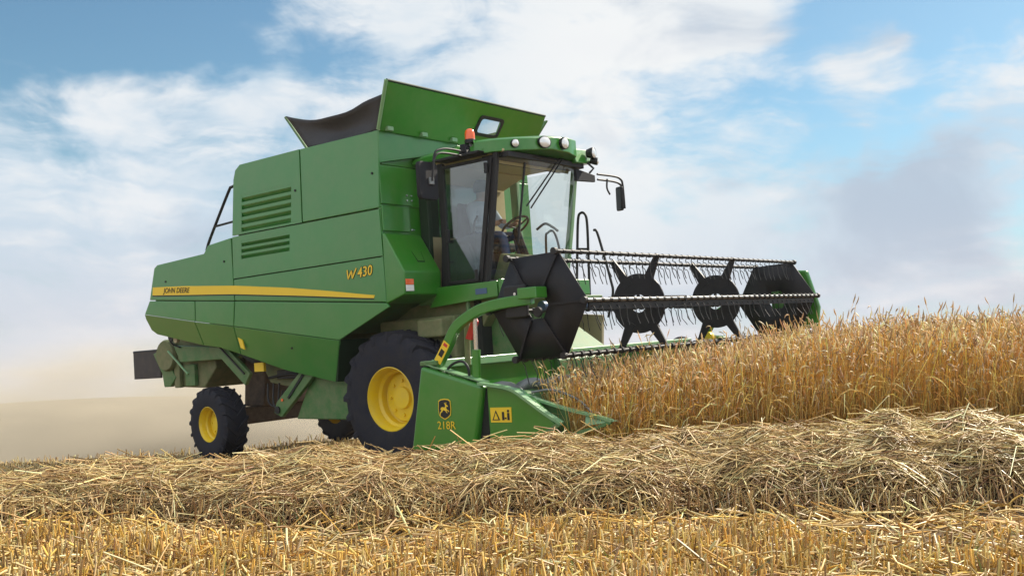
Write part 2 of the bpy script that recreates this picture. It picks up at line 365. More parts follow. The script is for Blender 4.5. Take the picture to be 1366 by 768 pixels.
# --- body shell behind the panels
MB().prism([(-4.80, 2.15), (-4.50, 2.76), (-3.37, 2.84), (-3.25, 2.95), (-2.66, 3.0), (-2.66, 3.05), (-2.57, 3.83), (-2.45, 3.97), (.12, 3.97), (.09, 2.0), (-.70, 1.62), (-2.76, 1.92), (-4.7, 2.18)], -1.44, 1.5).build('body_shell', GREEND, root, .02)
YP, YB = -1.505, -1.470      # outer and inner face of the side panels
def panel(poly, label=None, m=GREENP): return MB().prism(poly, YP, YB).build('side_panel', m, root, .010, label=label)
def louvred(poly, hole, slats):
    # panel with a rectangular opening: four strips round it and slanted blades across
    (a0, a1, zt, zb, sk) = hole
    xl, xr = min(p[0] for p in poly), max(p[0] for p in poly)
    b = MB(); bot = min(p[1] for p in poly)
    top = max(p[1] for p in poly)
    L_ = [p for p in poly]
    b.prism([L_[0], L_[1], (a1, zb), (a0 - sk, zb)], YP, YB)                       # below
    b.prism([L_[1], L_[2], (a1 + sk, zt), (a1, zb)], YP, YB)                       # right
    b.prism([(a0, zt), (a1 + sk, zt)] + L_[2:-0 or None], YP, YB) if False else None
    b.prism([L_[2]] + L_[3:] + [(a0, zt), (a1 + sk, zt)], YP, YB)                  # above
    b.prism([L_[-1], L_[0], (a0 - sk, zb), (a0, zt)], YP, YB)                      # left
    o = b.build('side_panel', GREENP, root, label='side panel with slanted air louvres')
    MB().prism([(a0 - sk - .02, zb - .01), (a1 + .02, zb - .01), (a1 + sk + .02, zt + .01), (a0 - .02, zt + .01)], -1.452, -1.446).build('vent_backing', DARK, o)
    h = (zt - zb) / slats
    for i in range(slats):
        z1 = zt - i * h; fl = i / slats; xa = a0 - sk * (i + .5) / slats; xb = a1 + sk * (1 - (i + .5) / slats)
        q = MB(); th = .012
        q.hexa([(xa, YP + .002, z1 - h * .42), (xb, YP + .002, z1 - h * .42), (xb, YB + .012, z1 - h), (xa, YB + .012, z1 - h),
                (xa, YP + .002, z1), (xb, YP + .002, z1), (xb, YB + .014, z1 - h + .004), (xa, YB + .014, z1 - h + .004)])
        q.build('louvre_blade', GREENP, o)
    return o
louvred([(-2.69, 3.078), (-1.262, 3.078), (-1.235, 4.01), (-2.45, 4.01), (-2.55, 3.95), (-2.60, 3.83)], (-2.44, -1.47, 3.60, 3.105, .05), 5)
panel([(-1.245, 3.078), (.125, 3.078), (.19, 3.995), (-1.218, 4.01)])
louvred([(-2.715, 2.497), (.140, 2.507), (.125, 3.060), (-2.695, 3.060)], (-2.50, -1.53, 2.99, 2.745, .025), 3)
panel([(-2.715, 2.2), (.150, 1.955), (.140, 2.492), (-2.715, 2.483)])
panel([(-2.765, 1.855), (-.70, 1.553), (.195, 1.895), (.152, 1.943), (-2.715, 2.188)])
panel([(-4.735, 2.365), (-3.62, 2.272), (-2.731, 2.198), (-2.731, 3.055), (-3.25, 3.01), (-3.355, 2.905), (-4.50, 2.862), (-4.58, 2.82)], 'rear hood side panel with sloping top')
panel([(-4.885, 2.165), (-3.645, 1.977), (-3.63, 2.262), (-4.74, 2.353)])
panel([(-3.628, 1.975), (-2.778, 1.856), (-2.731, 2.187), (-3.612, 2.261)])
# lower panels fold inwards below the crease
def fold(top, bot, label=None):
    t = [(x, YP, z) for x, z in top]; b_ = [(x, -1.36, z) for x, z in bot][::-1]
    return MB().sheet(t + b_, .03, (0, 1, .0)).build('lower_side_panel', GREENP, root, .006, label=label)
fold([(-2.765, 1.850), (-.70, 1.548)], [(-2.83, 1.47), (-1.93, 1.225), (-.97, 1.04)])
fold([(-3.645, 1.972), (-2.778, 1.851)], [(-3.66, 1.635), (-3.31, 1.59), (-2.845, 1.475)])
fold([(-4.885, 2.160), (-3.658, 1.974)], [(-5.08, 2.10), (-4.95, 1.93), (-4.81, 1.86), (-3.675, 1.638)])
MB().hexa([(-.97, -1.36, 1.04), (-.93, -1.36, 1.04), (-.93, -1.0, 1.04), (-.97, -1.0, 1.04), (-.74, -1.49, 1.56), (-.70, -1.49, 1.56), (-.70, -1.0, 1.56), (-.74, -1.0, 1.56)]).build('panel_return', DGREEN, root)
# stripe and lettering
n_ = 26; top = []; bot = []
for i in range(n_ + 1):
    t = i / n_; x = -4.63 + 4.60 * t
    # top edge bows up, bottom edge nearly straight
    zt = 2.543 - .150 * t / .415 if t < .415 else None
    top.append((x, np.interp(x, [-4.63, -3.9, -2.71, -1.6, -.8, -.05], [2.545, 2.500, 2.402, 2.277, 2.166, 2.052])))
    bot.append((x - .02, np.interp(x, [-4.63, -2.71, -1.2, -.05], [2.428, 2.288, 2.140, 2.018])))
st = MB().prism(bot + top[::-1], YP - .004, YP + .004).build('side_stripe', YELD, root)
MB().prism([(x, z - .016) for x, z in bot] + [(x, z - .002) for x, z in bot[::-1]], YP - .0035, YP + .004).build('stripe_border', BLACK, st)
sl = math.atan2(-.142, 1.92)
letters('JOHN DEERE', .105, (-4.36, YP - .006, 2.440), Euler((R(90), -sl, 0)), BLACKM, st, bold=.001, shear=.25)
def letter_w(th, y, m):
    b = MB(); P_ = [(0, .118), (.030, .004), (.078, .100), (.104, .004), (.160, .118)]
    pts = [(-.50 + x + .2 * z, y, 2.275 + z + .06 * x) for x, z in P_]
    for p, q in zip(pts[:-1], pts[1:]): b.bar([p, q], .002, th)
    b.build('lettering', m, root)
letter_w(.034, YP - .0025, BLACKM); letter_w(.019, YP - .0055, YELD)
letters('430', .165, (-.305, YP - .003, 2.286), Euler((R(90), R(-3.5), 0)), BLACKM, root, bold=.009, shear=.2)
letters('430', .165, (-.305, YP - .005, 2.286), Euler((R(90), R(-3.5), 0)), YELD, root, bold=.002, shear=.2)
for x_, z_ in ((-1.62, 1.50), (.05, 3.5), (-1.35, 3.5), (-4.3, 2.6), (-2.9, 2.75)): MB().lathe([(0, 0), (.016, 0), (.016, .01), (0, .01)], (x_, (-1.50 if z_ > 1.6 else -1.475) - .014, z_), 'y', 10).build('panel_latch', BLACKM, root)
MB().prism([(-2.75, 1.70), (-2.66, 1.66), (-2.62, 1.53), (-2.70, 1.56)], -1.462, -1.445).build('warning_label', YELD, root)
# --- front wall below the grain tank
fw = MB()
fw.add([(.16, -1.50, 3.61), (.24, -.55, 3.79), (.20, .05, 4.02), (.20, -1.50, 4.0), (.10, -1.5, 3.61), (.10, .05, 4.02), (.10, -1.5, 4.0), (.10, -.55, 3.79)],
       [(0, 1, 2, 3), (4, 6, 5, 7), (0, 4, 7, 1), (1, 7, 5, 2), (2, 5, 6, 3), (3, 6, 4, 0)]).build('tank_front_gusset', GREENP, root, .006)
MB().box(.095, .135, -1.49, 1.49, 1.95, 3.60).build('front_wall', GREEN, root, .008)
MB().box(.095, .130, -1.42, 1.49, 3.605, 3.99).build('front_wall', GREEN, root, .006)
MB().box(.137, .160, -1.485, -1.02, 2.80, 3.10).build('access_cover', GREEN, root, .01)
MB().box(.137, .157, -.98, -.62, 3.11, 3.17).build('access_cover', GREEN, root, .01)
MB().box(.137, .155, -1.485, -.55, 3.125, 3.59).build('access_cover', GREEN, root, .008)
for y_, z_ in ((-1.05, 3.25), (-.97, 3.25), (-1.05, 3.19), (-.97, 3.19), (-1.0, 2.83), (-.96, 2.83)):
    MB().lathe([(0, .0), (.011, 0), (.011, -.012)], (.165, y_, z_), 'x', 8).build('bolt', STEEL, root)
# fuel tank bulge beside the cab
fb = MB().prism([(.14, 1.93), (.45, 2.02), (.47, 2.29), (.175, 2.77), (.137, 2.77)], -1.50, -.86).build('fuel_tank', GREEN, root, .025, seg=3)
MB().prism([(-.88, 1.80), (-.1, 1.80), (.44, 2.02), (.15, 1.93)], -1.45, -.8).build('fuel_tank', DGREEN, root) if False else None
MB().sheet([(.30, -1.20, 2.565), (.30, -1.02, 2.565), (.40, -1.06, 2.415), (.40, -1.18, 2.415)], .008).build('hatch_outline', DGREEN, fb)
MB().sheet([(.302, -1.19, 2.568), (.302, -1.03, 2.568), (.394, -1.068, 2.428), (.394, -1.172, 2.428)], .012).build('tank_hatch', GREEN, fb)
MB().box(.465, .476, -1.485, -1.36, 2.06, 2.13).build('white_reflector', WHITE, fb)
MB().box(.465, .476, -1.485, -1.36, 2.133, 2.20).build('red_reflector', ORANGE, fb)
# --- grain tank extension
def tq(y, s_): return (.20 + .30 * s_, y, 4.0 + .50 * s_)
tkm = MB(); nrm = (.857, 0, -.514)
tkm.sheet([(.20, -1.50, 4.0), tq(.15, 0), tq(.15, 1), (.50, -1.63, 4.50)], .03, nrm)
tkm.sheet([tq(.59, 0), (.20, 1.50, 4.0), (.50, 1.47, 4.50), tq(.59, 1)], .03, nrm)
tkm.sheet([tq(.15, 0), tq(.59, 0), tq(.59, .32), tq(.15, .32)], .03, nrm)
tkm.sheet([tq(.15, .68), tq(.59, .68), tq(.59, 1), tq(.15, 1)], .03, nrm)
tank = tkm.build('tank_extension_panel', GREEN, root, label='front tank panel with a small window')
MB().tube([(.515, -1.64, 4.505), (.515, 1.48, 4.505)], .018).build('panel_rim', DGREEN, tank)
MB().tube([(.21, -1.52, 4.0), (.515, -1.645, 4.51)], .024).build('panel_rim', GREENX, tank)
for y_ in (-1.38, -.78, -.22, .35):
    MB().box(.225, .285, y_ - .05, y_ + .05, 3.985, 4.04).build('hinge', GREENX, tank, .008)
wn = MB(); a = Vector((.3, 0, .5)).normalized()
def tp(y, s_, off): # point on the outside of the sloping panel
    b_ = Vector((.20, y, 4.0)) + Vector((.30, 0, .50)) * s_ + Vector((.857, 0, -.514)) * off; return tuple(b_)
def rrect(y0, y1, s0, s1, off, r=.06, sk=.04):
    out = []
    for (cy, cs_, a0) in ((y1 - r, s1 - r * 1.6, 0), (y0 + r, s1 - r * 1.6, 90), (y0 + r, s0 + r * 1.6, 180), (y1 - r, s0 + r * 1.6, 270)):
        for j in range(5):
            an = R(a0 + 22.5 * j); s_ = cs_ + r * 1.6 * math.sin(an); out.append(tp(cy + r * math.cos(an) + sk * (s_ - .5) * 2, s_, off))
    return out
wf = MB(); oo = rrect(.12, .62, .26, .74, .031); inn = rrect(.165, .575, .335, .665, .034, .045)
m_ = len(oo); wf.add([tuple(p) for p in oo] + [tuple(p) for p in inn] + [tuple(Vector(p) + Vector(nrm) * .014) for p in oo] + [tuple(Vector(p) + Vector(nrm) * .014) for p in inn],
       [(a_ + b0, (a_ + 1) % m_ + b0, (a_ + 1) % m_ + b1, a_ + b1) for b0, b1 in ((0, m_), (2 * m_, 3 * m_), (0, 2 * m_), (m_, 3 * m_)) for a_ in range(m_)])
wf.build('window_frame', BLACKM, tank)
MB().sheet(rrect(.16, .58, .33, .67, .036, .05), .004, nrm).build('tank_window', GLASS, tank)
MB().sheet([(-1.12, -1.46, 4.0), (-1.52, -1.46, 4.50), (-1.52, 1.46, 4.50), (-1.12, 1.46, 4.0)], .03).build('tank_extension_panel', GREEND, root, .008, label='rear tank panel leaning backwards')
MB().sheet([(-1.05, 1.45, 4.0), (-1.50, 1.62, 4.48), (.45, 1.62, 4.48), (.15, 1.45, 4.0)], .03).build('tank_extension_panel', GREEND, root, .008, label='far side tank panel')
# slack tarpaulin side between them
tb = MB(); nu, nv = 16, 8; vs = []
for j in range(nv + 1):
    for i in range(nu + 1):
        u, v = i / nu, j / nv
        b0 = np.array([-1.10, -1.46, 4.0]) * (1 - u) + np.array([.19, -1.48, 3.99]) * u
        t0 = np.array([-1.50, -1.47, 4.49]) * (1 - u) + np.array([.40, -1.60, 4.38]) * u
        p = b0 * (1 - v) + t0 * v
        sag = .16 * math.sin(math.pi * u) * v * (1.15 - .5 * u)
        p[2] -= sag; p[1] += .10 * math.sin(math.pi * u) * math.sin(math.pi * v) + .02 * math.sin(u * 17 + v * 3) * v
        vs.append(p)
tb.add(vs, [(j * (nu + 1) + i, j * (nu + 1) + i + 1, (j + 1) * (nu + 1) + i + 1, (j + 1) * (nu + 1) + i) for j in range(nv) for i in range(nu)])
to = tb.build('tank_tarpaulin', TARP, root, smooth=60); so = to.modifiers.new('solid', 'SOLIDIFY'); so.thickness = .012
MB().box(-1.0, .1, -1.40, 1.44, 3.975, 3.99).build('tank_floor', DARK, root)
# --- rear handrail
hr = MB().tube(catmull([(-2.60, -1.42, 3.78), (-2.76, -1.42, 3.76), (-2.84, -1.42, 3.70), (-3.30, -1.42, 3.12), (-3.40, -1.42, 2.96)], 5), .020).build('handrail', BLACKM, root, smooth=60)
MB().tube([(-2.66, -1.42, 3.29), (-3.17, -1.42, 3.27)], .016).build('rail_bar', BLACKM, hr, smooth=60)

# --- underside, chassis and rear machinery
MB().prism([(-4.5, 2.2), (-4.3, 1.92), (-3.2, 1.66), (-1.0, 1.2), (.7, 1.2), (1.2, 1.85), (1.35, 1.92), (.1, 1.95), (-1, 1.7)], -.78, .78).build('threshing_body', OLIVE, root, .02)
MB().box(.1, 1.38, -.90, .90, 1.90, 2.02).build('cab_base', GREEND, root, .02)
cs = MB().prism([(.46, 2.10), (1.37, 2.10), (1.37, 1.92), (.30, 1.86), (.42, 2.0)], -.93, -.90).build('cab_sill', GREEN, root, .008)
MB().box(1.05, 1.22, -.938, -.931, 1.965, 2.03).build('maker_plate', BLUE, cs)
MB().box(1.385, 1.44, -.93, .90, 1.92, 2.12).build('cab_sill', GREEN, root, .015, label='front cab sill')
MB().prism([(-1.92, .57), (-.80, .55), (-.72, 1.10), (-1.55, 1.18)], -1.22, -.90).build('lower_body_panel', GREEND, root, .015)
MB().prism([(-2.28, .66), (-2.13, .60), (-1.35, 1.20), (-1.60, 1.28), (-2.22, .80)], -1.30, -1.235).build('elevator_housing', GREEND, root, .012)
MB().prism([(-1.98, .86), (-1.95, .84), (-1.62, 1.14), (-1.66, 1.16)], -1.312, -1.304).build('slot', DARK, root)
MB().lathe([(0, 0), (.02, 0), (.02, .01)], (-2.08, -1.318, .83), 'y', 10).build('marker_button', ORANGE, root)
MB().lathe([(0, 0), (.05, 0), (.05, .02)], (-2.19, -1.322, .70), 'y', 12).build('pivot_bolt', BLACKM, root)
MB().box(-3.80, -3.52, -1.02, 1.02, .46, .70).build('rear_axle', BROWN, root, .02)
MB().prism([(-3.9, .7), (-3.45, .7), (-3.30, 1.6), (-3.8, 1.65)], -.55, .55).build('axle_bracket', BROWN, root, .02)
MB().box(-.25, .25, -.88, .88, .62, .98).build('front_axle', BROWN, root, .03)
MB().box(-.5, .75, -1.0, -.75, 1.15, 1.75).build('drive_guard', OLIVE, root, .03)
MB().box(.30, .70, -1.18, -.80, 1.50, 1.72).build('hydraulic_tank', OLIVE, root, .03)
MB().tube([(.86, -.86, 1.9), (.86, -.86, 1.15)], .03).build('support_post', GREEND, root)
MB().lathe([(0, 0), (.22, 0), (.25, .03), (.25, .10), (0, .10)], (-.55, -1.06, 1.32), 'y', 28).build('belt_pulley', BLACKM, root, smooth=40)
MB().box(.9, 1.0, -.8, .8, 1.1, 1.9).build('cab_bulkhead', DARK, root)
# feeder house down to the header
MB().prism([(.6, 1.25), (1.95, .50), (1.95, 1.15), (.95, 1.85)], -.62, .62).build('feeder_house', GREEND, root, .02)
# rear chopper
ch = MB().prism([(-5.30, 1.66), (-4.95, 1.78), (-3.95, 1.72), (-3.95, 1.30), (-4.25, 1.02), (-4.95, 1.05), (-5.12, 1.24), (-5.38, 1.48)], -.98, .98).build('straw_chopper', OLIVE, root, .025)
MB().prism([(-5.42, 1.58), (-5.25, 1.62), (-4.84, 1.20), (-5.00, 1.06), (-5.16, 1.06), (-5.20, 1.26)], -1.06, -.985).build('chopper_end_plate', GREEND, ch, .01)
MB().box(-4.90, -4.76, -1.05, -.985, 1.04, 1.50).build('chopper_bracket', OLIVE, ch, .01)
MB().box(-4.62, -4.38, -1.05, -.985, 1.06, 1.38).build('chopper_bracket', GREEND, ch, .01)
MB().prism([(-4.75, 1.68), (-3.55, 1.60), (-3.15, 1.52), (-3.2, 1.42), (-4.6, 1.42)], -1.14, -1.06).build('chopper_cover', GREEND, root, .015)
MB().lathe([(0, 0), (.22, 0), (.24, .03), (.24, .09), (0, .09)], (-5.02, -1.12, 1.54), 'y', 28).build('belt_pulley', OLIVE, root, smooth=40)
MB().lathe([(0, 0), (.06, 0), (.06, .06), (0, .06)], (-4.60, -1.28, 1.80), 'y', 20).build('belt_pulley', BLACKM, root, smooth=40)
MB().tube(catmull([(-4.66, -1.27, 1.80), (-4.64, -1.22, 1.70), (-4.55, -1.15, 1.64)]), .012).build('cable', BLACKM, root)
MB().tube([(-4.86, -1.16, 1.60), (-4.38, -1.16, 1.24)], .016).build('support_strut', GREENX, root)
MB().lathe([(0, 0), (.05, 0), (.05, .05), (0, .05)], (-4.45, -1.3, 1.76), 'y', 14).build('tail_lamp', DUSTY, root)
MB().bar([(-3.55, -1.20, 1.62), (-2.90, -1.20, 1.12)], .06, .20).build('support_strut', GREEND, root, .008)
MB().tube([(-3.45, -1.26, 1.60), (-2.92, -1.26, 1.20)], .014).build('support_strut', BLACKM, root)
MB().prism([(-3.2, 1.55), (-2.95, 1.52), (-2.6, 1.36), (-2.75, 1.34)], -1.25, -1.21).build('slot', DARK, root)
MB().box(-2.72, -2.52, -1.24, -1.2, 1.22, 1.34).build('warning_label', YELD, root)
MB().prism([(-2.9, 1.36), (-1.5, 1.30), (-1.4, .98), (-2.1, .95), (-2.7, 1.05)], -1.0, -.9).build('shaker_side', OLIVE, root, .02)
for a_ in range(3):
    MB().tube(catmull([(-2.55 + .12 * a_, -1.16, 1.05), (-2.50 + .1 * a_, -1.20, .80 - .03 * a_), (-2.30 + .05 * a_, -1.20, .74), (-2.22 + .05 * a_, -1.18, .95)]), .013).build('hose', BLACKM, root, smooth=60)
MB().tube(catmull([(-2.60, -1.1, 1.12), (-2.1, -1.14, 1.16), (-1.7, -1.14, 1.10)]), .02).build('hose', BLACKM, root, smooth=60)
MB().box(-2.4, -2.0, -1.12, -1.02, 1.10, 1.22).build('valve_block', BLACKM, root, .01)
fl = MB().box(-6.20, -5.46, -.92, -.885, 1.20, 1.63).build('deflector_flap', FLAP, root, .006)
MB().tube([(-6.20, -.902, 1.63), (-5.2, -.902, 1.63)], .022).build('flap_rod', BLACKM, fl)
MB().box(-5.5, -5.2, -.9, .9, 1.38, 1.66).build('chopper_tail', OLIVE, root, .02)

# --- wheels
def wheel(cx, cy, rad, width, rimr, n, steer, side, label, nb=8):
    # built about the origin with the outer face towards -y, then placed
    w2 = width / 2; o = -1
    rim = MB().lathe([(rimr * 1.06, -w2 * .86), (rimr * 1.05, -w2 * .93), (rimr * 1.00, -w2 * .95), (rimr * .965, -w2 * .84), (rimr * .93, -w2 * .74), (rimr * .915, -w2 * .42), (rimr * .84, -w2 * .32),
                      (rimr * .83, -w2 * .02), (rimr * .76, w2 * .04), (rimr * .74, -w2 * .10), (rimr * .36, -w2 * .12), (rimr * .34, -w2 * .26), (rimr * .05, -w2 * .27), (0, -w2 * .27)], (0, 0, 0), 'y', 56)
    rim.lathe([(rimr * 1.0, w2 * .9), (rimr * .9, -w2 * .0)], (0, 0, 0), 'y', 40)
    ro = rim.build('wheel', YEL, root, smooth=35, label=label)
    for i in range(nb):
        t = 2 * math.pi * i / nb
        MB().lathe([(0, -w2 * .20), (rimr * .055, -w2 * .20), (rimr * .055, -w2 * .10)], (rimr * .55 * math.cos(t), 0, rimr * .55 * math.sin(t)), 'y', 8).build('wheel_nut', YEL, ro, smooth=30)
    R0 = rad - .035 * rad / .8
    t = MB().lathe([(rimr * .98, -w2 * .88), (rimr * 1.05, -w2 * .97), (rimr * 1.25, -w2 * 1.02), (R0 * .80, -w2 * 1.03), (R0 * .93, -w2 * .97), (R0 * .985, -w2 * .86), (R0, -w2 * .5), (R0 * 1.003, 0),
                    (R0, w2 * .5), (R0 * .985, w2 * .86), (R0 * .93, w2 * .97), (R0 * .8, w2 * 1.03), (rimr * 1.2, w2), (rimr * .98, w2 * .88)], (0, 0, 0), 'y', 64)
    for i in range(n):
        for sd in (-1, 1):
            th0 = 2 * math.pi * (i + (.5 if sd > 0 else 0)) / n; sp = .62 * 2 * math.pi / n * 1.6; wd = .30 * 2 * math.pi / n
            def P(th, y, r_): return (r_ * math.cos(th), y, r_ * math.sin(th))
            secs = [(-.02 * sd * width, 0, 1.0), (.30 * sd * width, sp * .62, .998), (.485 * sd * width, sp * .95, .975), (.515 * sd * width, sp * 1.0, .88)]
            vs = []
            for (yy, dt, f_) in secs:
                rt = rad * f_; rb = (R0 - .02) * f_
                vs += [P(th0 + dt - wd / 2, yy, rb), P(th0 + dt + wd / 2, yy, rb), P(th0 + dt + wd * .36, yy * 1.005, rt), P(th0 + dt - wd * .36, yy * 1.005, rt)]
            fs = [(0, 1, 2, 3), (15, 14, 13, 12)]
            for q in range(3):
                for k_ in range(4): fs.append((q * 4 + k_, q * 4 + (k_ + 1) % 4, q * 4 + 4 + (k_ + 1) % 4, q * 4 + 4 + k_))
            t.add(vs, fs)
    ty = t.build('tyre', RUB, ro, smooth=32)
    ro.location = (cx, cy, rad * .985); ro.rotation_euler = (0, 0, (math.pi if side > 0 else 0) + steer)
    return ro
wheel(0, -1.13, .82, .56, .375, 20, 0, -1, 'large drive wheel with deep yellow rim')
wheel(0, 1.13, .82, .56, .375, 20, 0, 1, 'large drive wheel with deep yellow rim')
wheel(-3.67, -1.18, .525, .36, .245, 18, R(-5), -1, 'small steering wheel with yellow rim', 6)
wheel(-3.67, 1.18, .525, .36, .245, 18, R(-5), 1, 'small steering wheel with yellow rim', 6)

# --- cab
CY = .83
def pillar(x0, z0, x1, z1, y, w=.075, d=.07, m=BLACKM): return MB().bar([(x0, y, z0), ((x0 + x1) / 2 + .012, y, (z0 + z1) / 2), (x1, y, z1)], d, w).build('cab_pillar', m, root, .012)
pillar(1.12, 2.08, 1.40, 3.60, -CY + .02, .065); pillar(1.12, 2.08, 1.40, 3.60, CY - .02, .07, m=GREENX)
pillar(.51, 2.05, .53, 3.60, -CY + .02, .08); pillar(.40, 2.05, .40, 3.60, CY - .02, .12, m=GREENX)
pillar(.22, 2.05, .22, 3.60, -CY + .02, .14, m=DGREEN)
MB().box(.16, .21, -.82, .82, 2.05, 2.75).build('cab_rear_wall', BEIGE, root)
MB().box(.16, .21, -.82, -.55, 2.75, 3.58).build('cab_rear_wall', DGREEN, root)
MB().box(.16, .21, .55, .82, 2.75, 3.58).build('cab_rear_wall', BEIGE, root)
MB().box(.12, 1.40, -.84, .84, 2.03, 2.09).build('cab_floor', DARK, root)
MB().prism([(.15, 3.585), (1.42, 3.585), (1.50, 3.60), (1.50, 3.63), (.15, 3.63)], -.80, .80).build('headliner', BEIGE, root, .008)
MB().sheet([(.22, -.79, 3.45), (.22, .79, 3.45), (.60, .79, 3.583), (.60, -.79, 3.583)], .02).build('headliner', BEIGE, root)
MB().sheet([(1.30, -.78, 3.50), (1.30, .78, 3.50), (1.335, .78, 3.585), (1.335, -.78, 3.585)], .01).build('sun_blind', BEIGE, root)
# door: frame, pane, handle
yd = -CY - .025
dr = MB()
def fpt(z, xb, xt): return xb + (xt - xb) * (z - 2.12) / (3.55 - 2.12)
dr.bar([(.575, yd, 2.12), (.590, yd, 3.55)], .03, .05); dr.bar([(1.075, yd, 2.12), (1.345, yd, 3.55)], .03, .06)
dr.bar([(.57, yd, 2.135), (1.09, yd, 2.135)], .03, .04); dr.bar([(.58, yd, 3.535), (1.35, yd, 3.535)], .03, .04)
door = dr.build('cab_door', BLACKM, root, .006)
MB().prism([(.595, 2.15), (1.055, 2.15), (1.315, 3.52), (.610, 3.52)], yd - .004, yd + .004).build('door_window', GLASSD, door)
MB().box(.615, .66, yd - .05, yd - .012, 2.62, 2.78).build('door_handle', BLACKM, door, .008)
for z_ in (3.42, 2.2): MB().tube([(1.30 - (3.42 - z_) * .20, yd - .045, z_ - .06), (1.30 - (3.42 - z_) * .20, yd - .045, z_ + .06)], .022).build('door_hinge', BLACKM, door)
# windscreen (curved a little) and left window
vs = []; nu = 12
for z_, xb in ((2.11, 1.15), (3.60, 1.44)):
    for i in range(nu + 1):
        y_ = -.80 + 1.60 * i / nu; vs.append((xb + .10 * (1 - (y_ / .8) ** 2), y_, z_))
ws = MB().add(vs, [(i, i + 1, nu + 2 + i, nu + 1 + i) for i in range(nu)]).build('windscreen', GLASS, root, smooth=60)
MB().tube([(x + .004, y, z) for x, y, z in vs[:nu + 1]], .018).build('screen_seal', BLACKM, ws); MB().tube([(x, y, z - .03) for x, y, z in vs[nu + 1:]], .028).build('screen_seal', BLACKM, ws)
MB().prism([(.47, 2.12), (1.09, 2.12), (1.36, 3.56), (.47, 3.56)], CY - .003, CY + .003).build('side_window', GLASS, root)
MB().box(.183, .187, -.55, .55, 2.75, 3.5).build('rear_window', GLASS, root)
# wiper
wp = MB().tube([(1.56, .28, 3.63), (1.50, -.42, 2.98)], .010).tube([(1.56, .33, 3.62), (1.50, -.34, 2.96)], .010).build('wiper', BLACKM, root)
MB().tube([(1.50, -.40, 3.50), (1.36, -.46, 2.55)], .014).build('wiper_blade', BLACKM, wp)
# roof and visor
def vz(y): return 3.60 + .06 * math.exp(-(y / .5) ** 2)
MB().prism([(-.92, 3.63), (-.90, 3.70), (-.75, 3.77), (0, 3.82), (.75, 3.77), (.90, 3.70), (.92, 3.63)], .14, 1.30, 'yz').build('cab_roof', GREEN, root, .02)
outl = [(1.22, -.93), (1.42, -.86), (1.58, -.70), (1.68, -.45), (1.74, -.15), (1.74, .20), (1.70, .42), (1.60, .52)]
vb = MB(); m_ = len(outl); vv = []
for z0, ins in ((0, .0), (1, 0.), (2, .10)):
    for x_, y_ in outl:
        base = vz(y_) - .01; tp_ = 3.755 + .09 * sstep(-.9, .3, y_)
        vv.append((x_ - ins, y_ * (1 - ins * .3), [base, tp_ - .02, tp_ + .012][z0]))
    vv.append((1.16, .52, [3.60, 3.80, 3.83][z0])); vv.append((1.16, -.93, [3.60, 3.74, 3.77][z0]))
m2 = m_ + 2
vb.add(vv, [tuple(range(m2)), tuple(range(2 * m2, 3 * m2))] + [(l * m2 + i, l * m2 + (i + 1) % m2, (l + 1) * m2 + (i + 1) % m2, (l + 1) * m2 + i) for l in (0, 1) for i in range(m2)])
vis = vb.build('roof_visor', GREEN, root, .012)
MB().hexa([(1.2, .53, 3.57), (1.62, .53, 3.57), (1.58, .95, 3.60), (1.2, .95, 3.60), (1.2, .53, 3.78), (1.56, .53, 3.77), (1.52, .95, 3.80), (1.2, .95, 3.80)]).build('roof_visor', GREEN, root, .02, label='recessed corner of the roof visor')
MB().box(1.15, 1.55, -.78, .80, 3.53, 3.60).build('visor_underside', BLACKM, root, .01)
def lamp(x, y, z, ry, rz, d, parent):
    dv = Vector(d).normalized(); q = dv.to_track_quat('X', 'Z').to_matrix().to_4x4(); T = Matrix.Translation((x, y, z)) @ q
    h = MB().lathe([(.0, -.08), (.8, -.08), (1.08, -.02), (1.10, .012), (1.0, .018)], (0, 0, 0), 'x', 24); h.v = [tuple(T @ Vector((p[0], p[1] * ry, p[2] * rz))) for p in h.v]
    ho = h.build('work_light', BLACKM, parent, smooth=40)
    g_ = MB().lathe([(1.0, .012), (.8, .022), (.4, .030), (0, .033)], (0, 0, 0), 'x', 24); g_.v = [tuple(T @ Vector((p[0], p[1] * ry, p[2] * rz))) for p in g_.v]
    g_.build('lamp_lens', LAMPG, ho, smooth=50) if parent == root else g_.build('lamp_lens', LAMPG, root, smooth=50)
    return ho
lamp(1.60, -.70, 3.68, .046, .046, (1, -.55, -.05), root)
lamp(1.735, -.30, 3.715, .088, .066, (1, -.25, -.05), root)
lamp(1.775, .06, 3.735, .068, .068, (1, -.1, -.05), root)
lamp(1.66, .86, 3.72, .066, .066, (1, .15, -.05), root)
lamp(1.66, .93, 3.62, .045, .045, (1, .5, -.2), root)
MB().tube([(1.60, .80, 3.60), (1.66, .85, 3.52), (1.64, .78, 3.46)], .014).build('lamp_bracket', BLACKM, root)
# beacon
MB().tube([(1.06, -.86, 3.60), (1.06, -.86, 3.75)], .022).build('beacon_post', GREYM, root)
MB().lathe([(0, 0), (.062, 0), (.068, .03), (.062, .05)], (1.06, -.86, 3.75), 'z', 24).build('beacon_base', BLACKM, root, smooth=40)
MB().lathe([(.060, 0), (.060, .07), (.052, .105), (.03, .125), (0, .13)], (1.06, -.86, 3.80), 'z', 24).build('beacon_lens', ORANGE, root, smooth=60)
MB().prism([(.62, 3.585), (1.28, 3.585), (1.30, 3.62), (.62, 3.62)], -1.02, -.82).build('door_canopy', BLACKM, root, .01)
MB().hexa([(.98, -1.0, 3.60), (1.12, -1.0, 3.60), (1.12, -.86, 3.60), (.98, -.86, 3.60), (.99, -.97, 3.74), (1.06, -.97, 3.74), (1.06, -.88, 3.74), (.99, -.88, 3.74)]).build('mirror_mount', GREYP, root, .01)
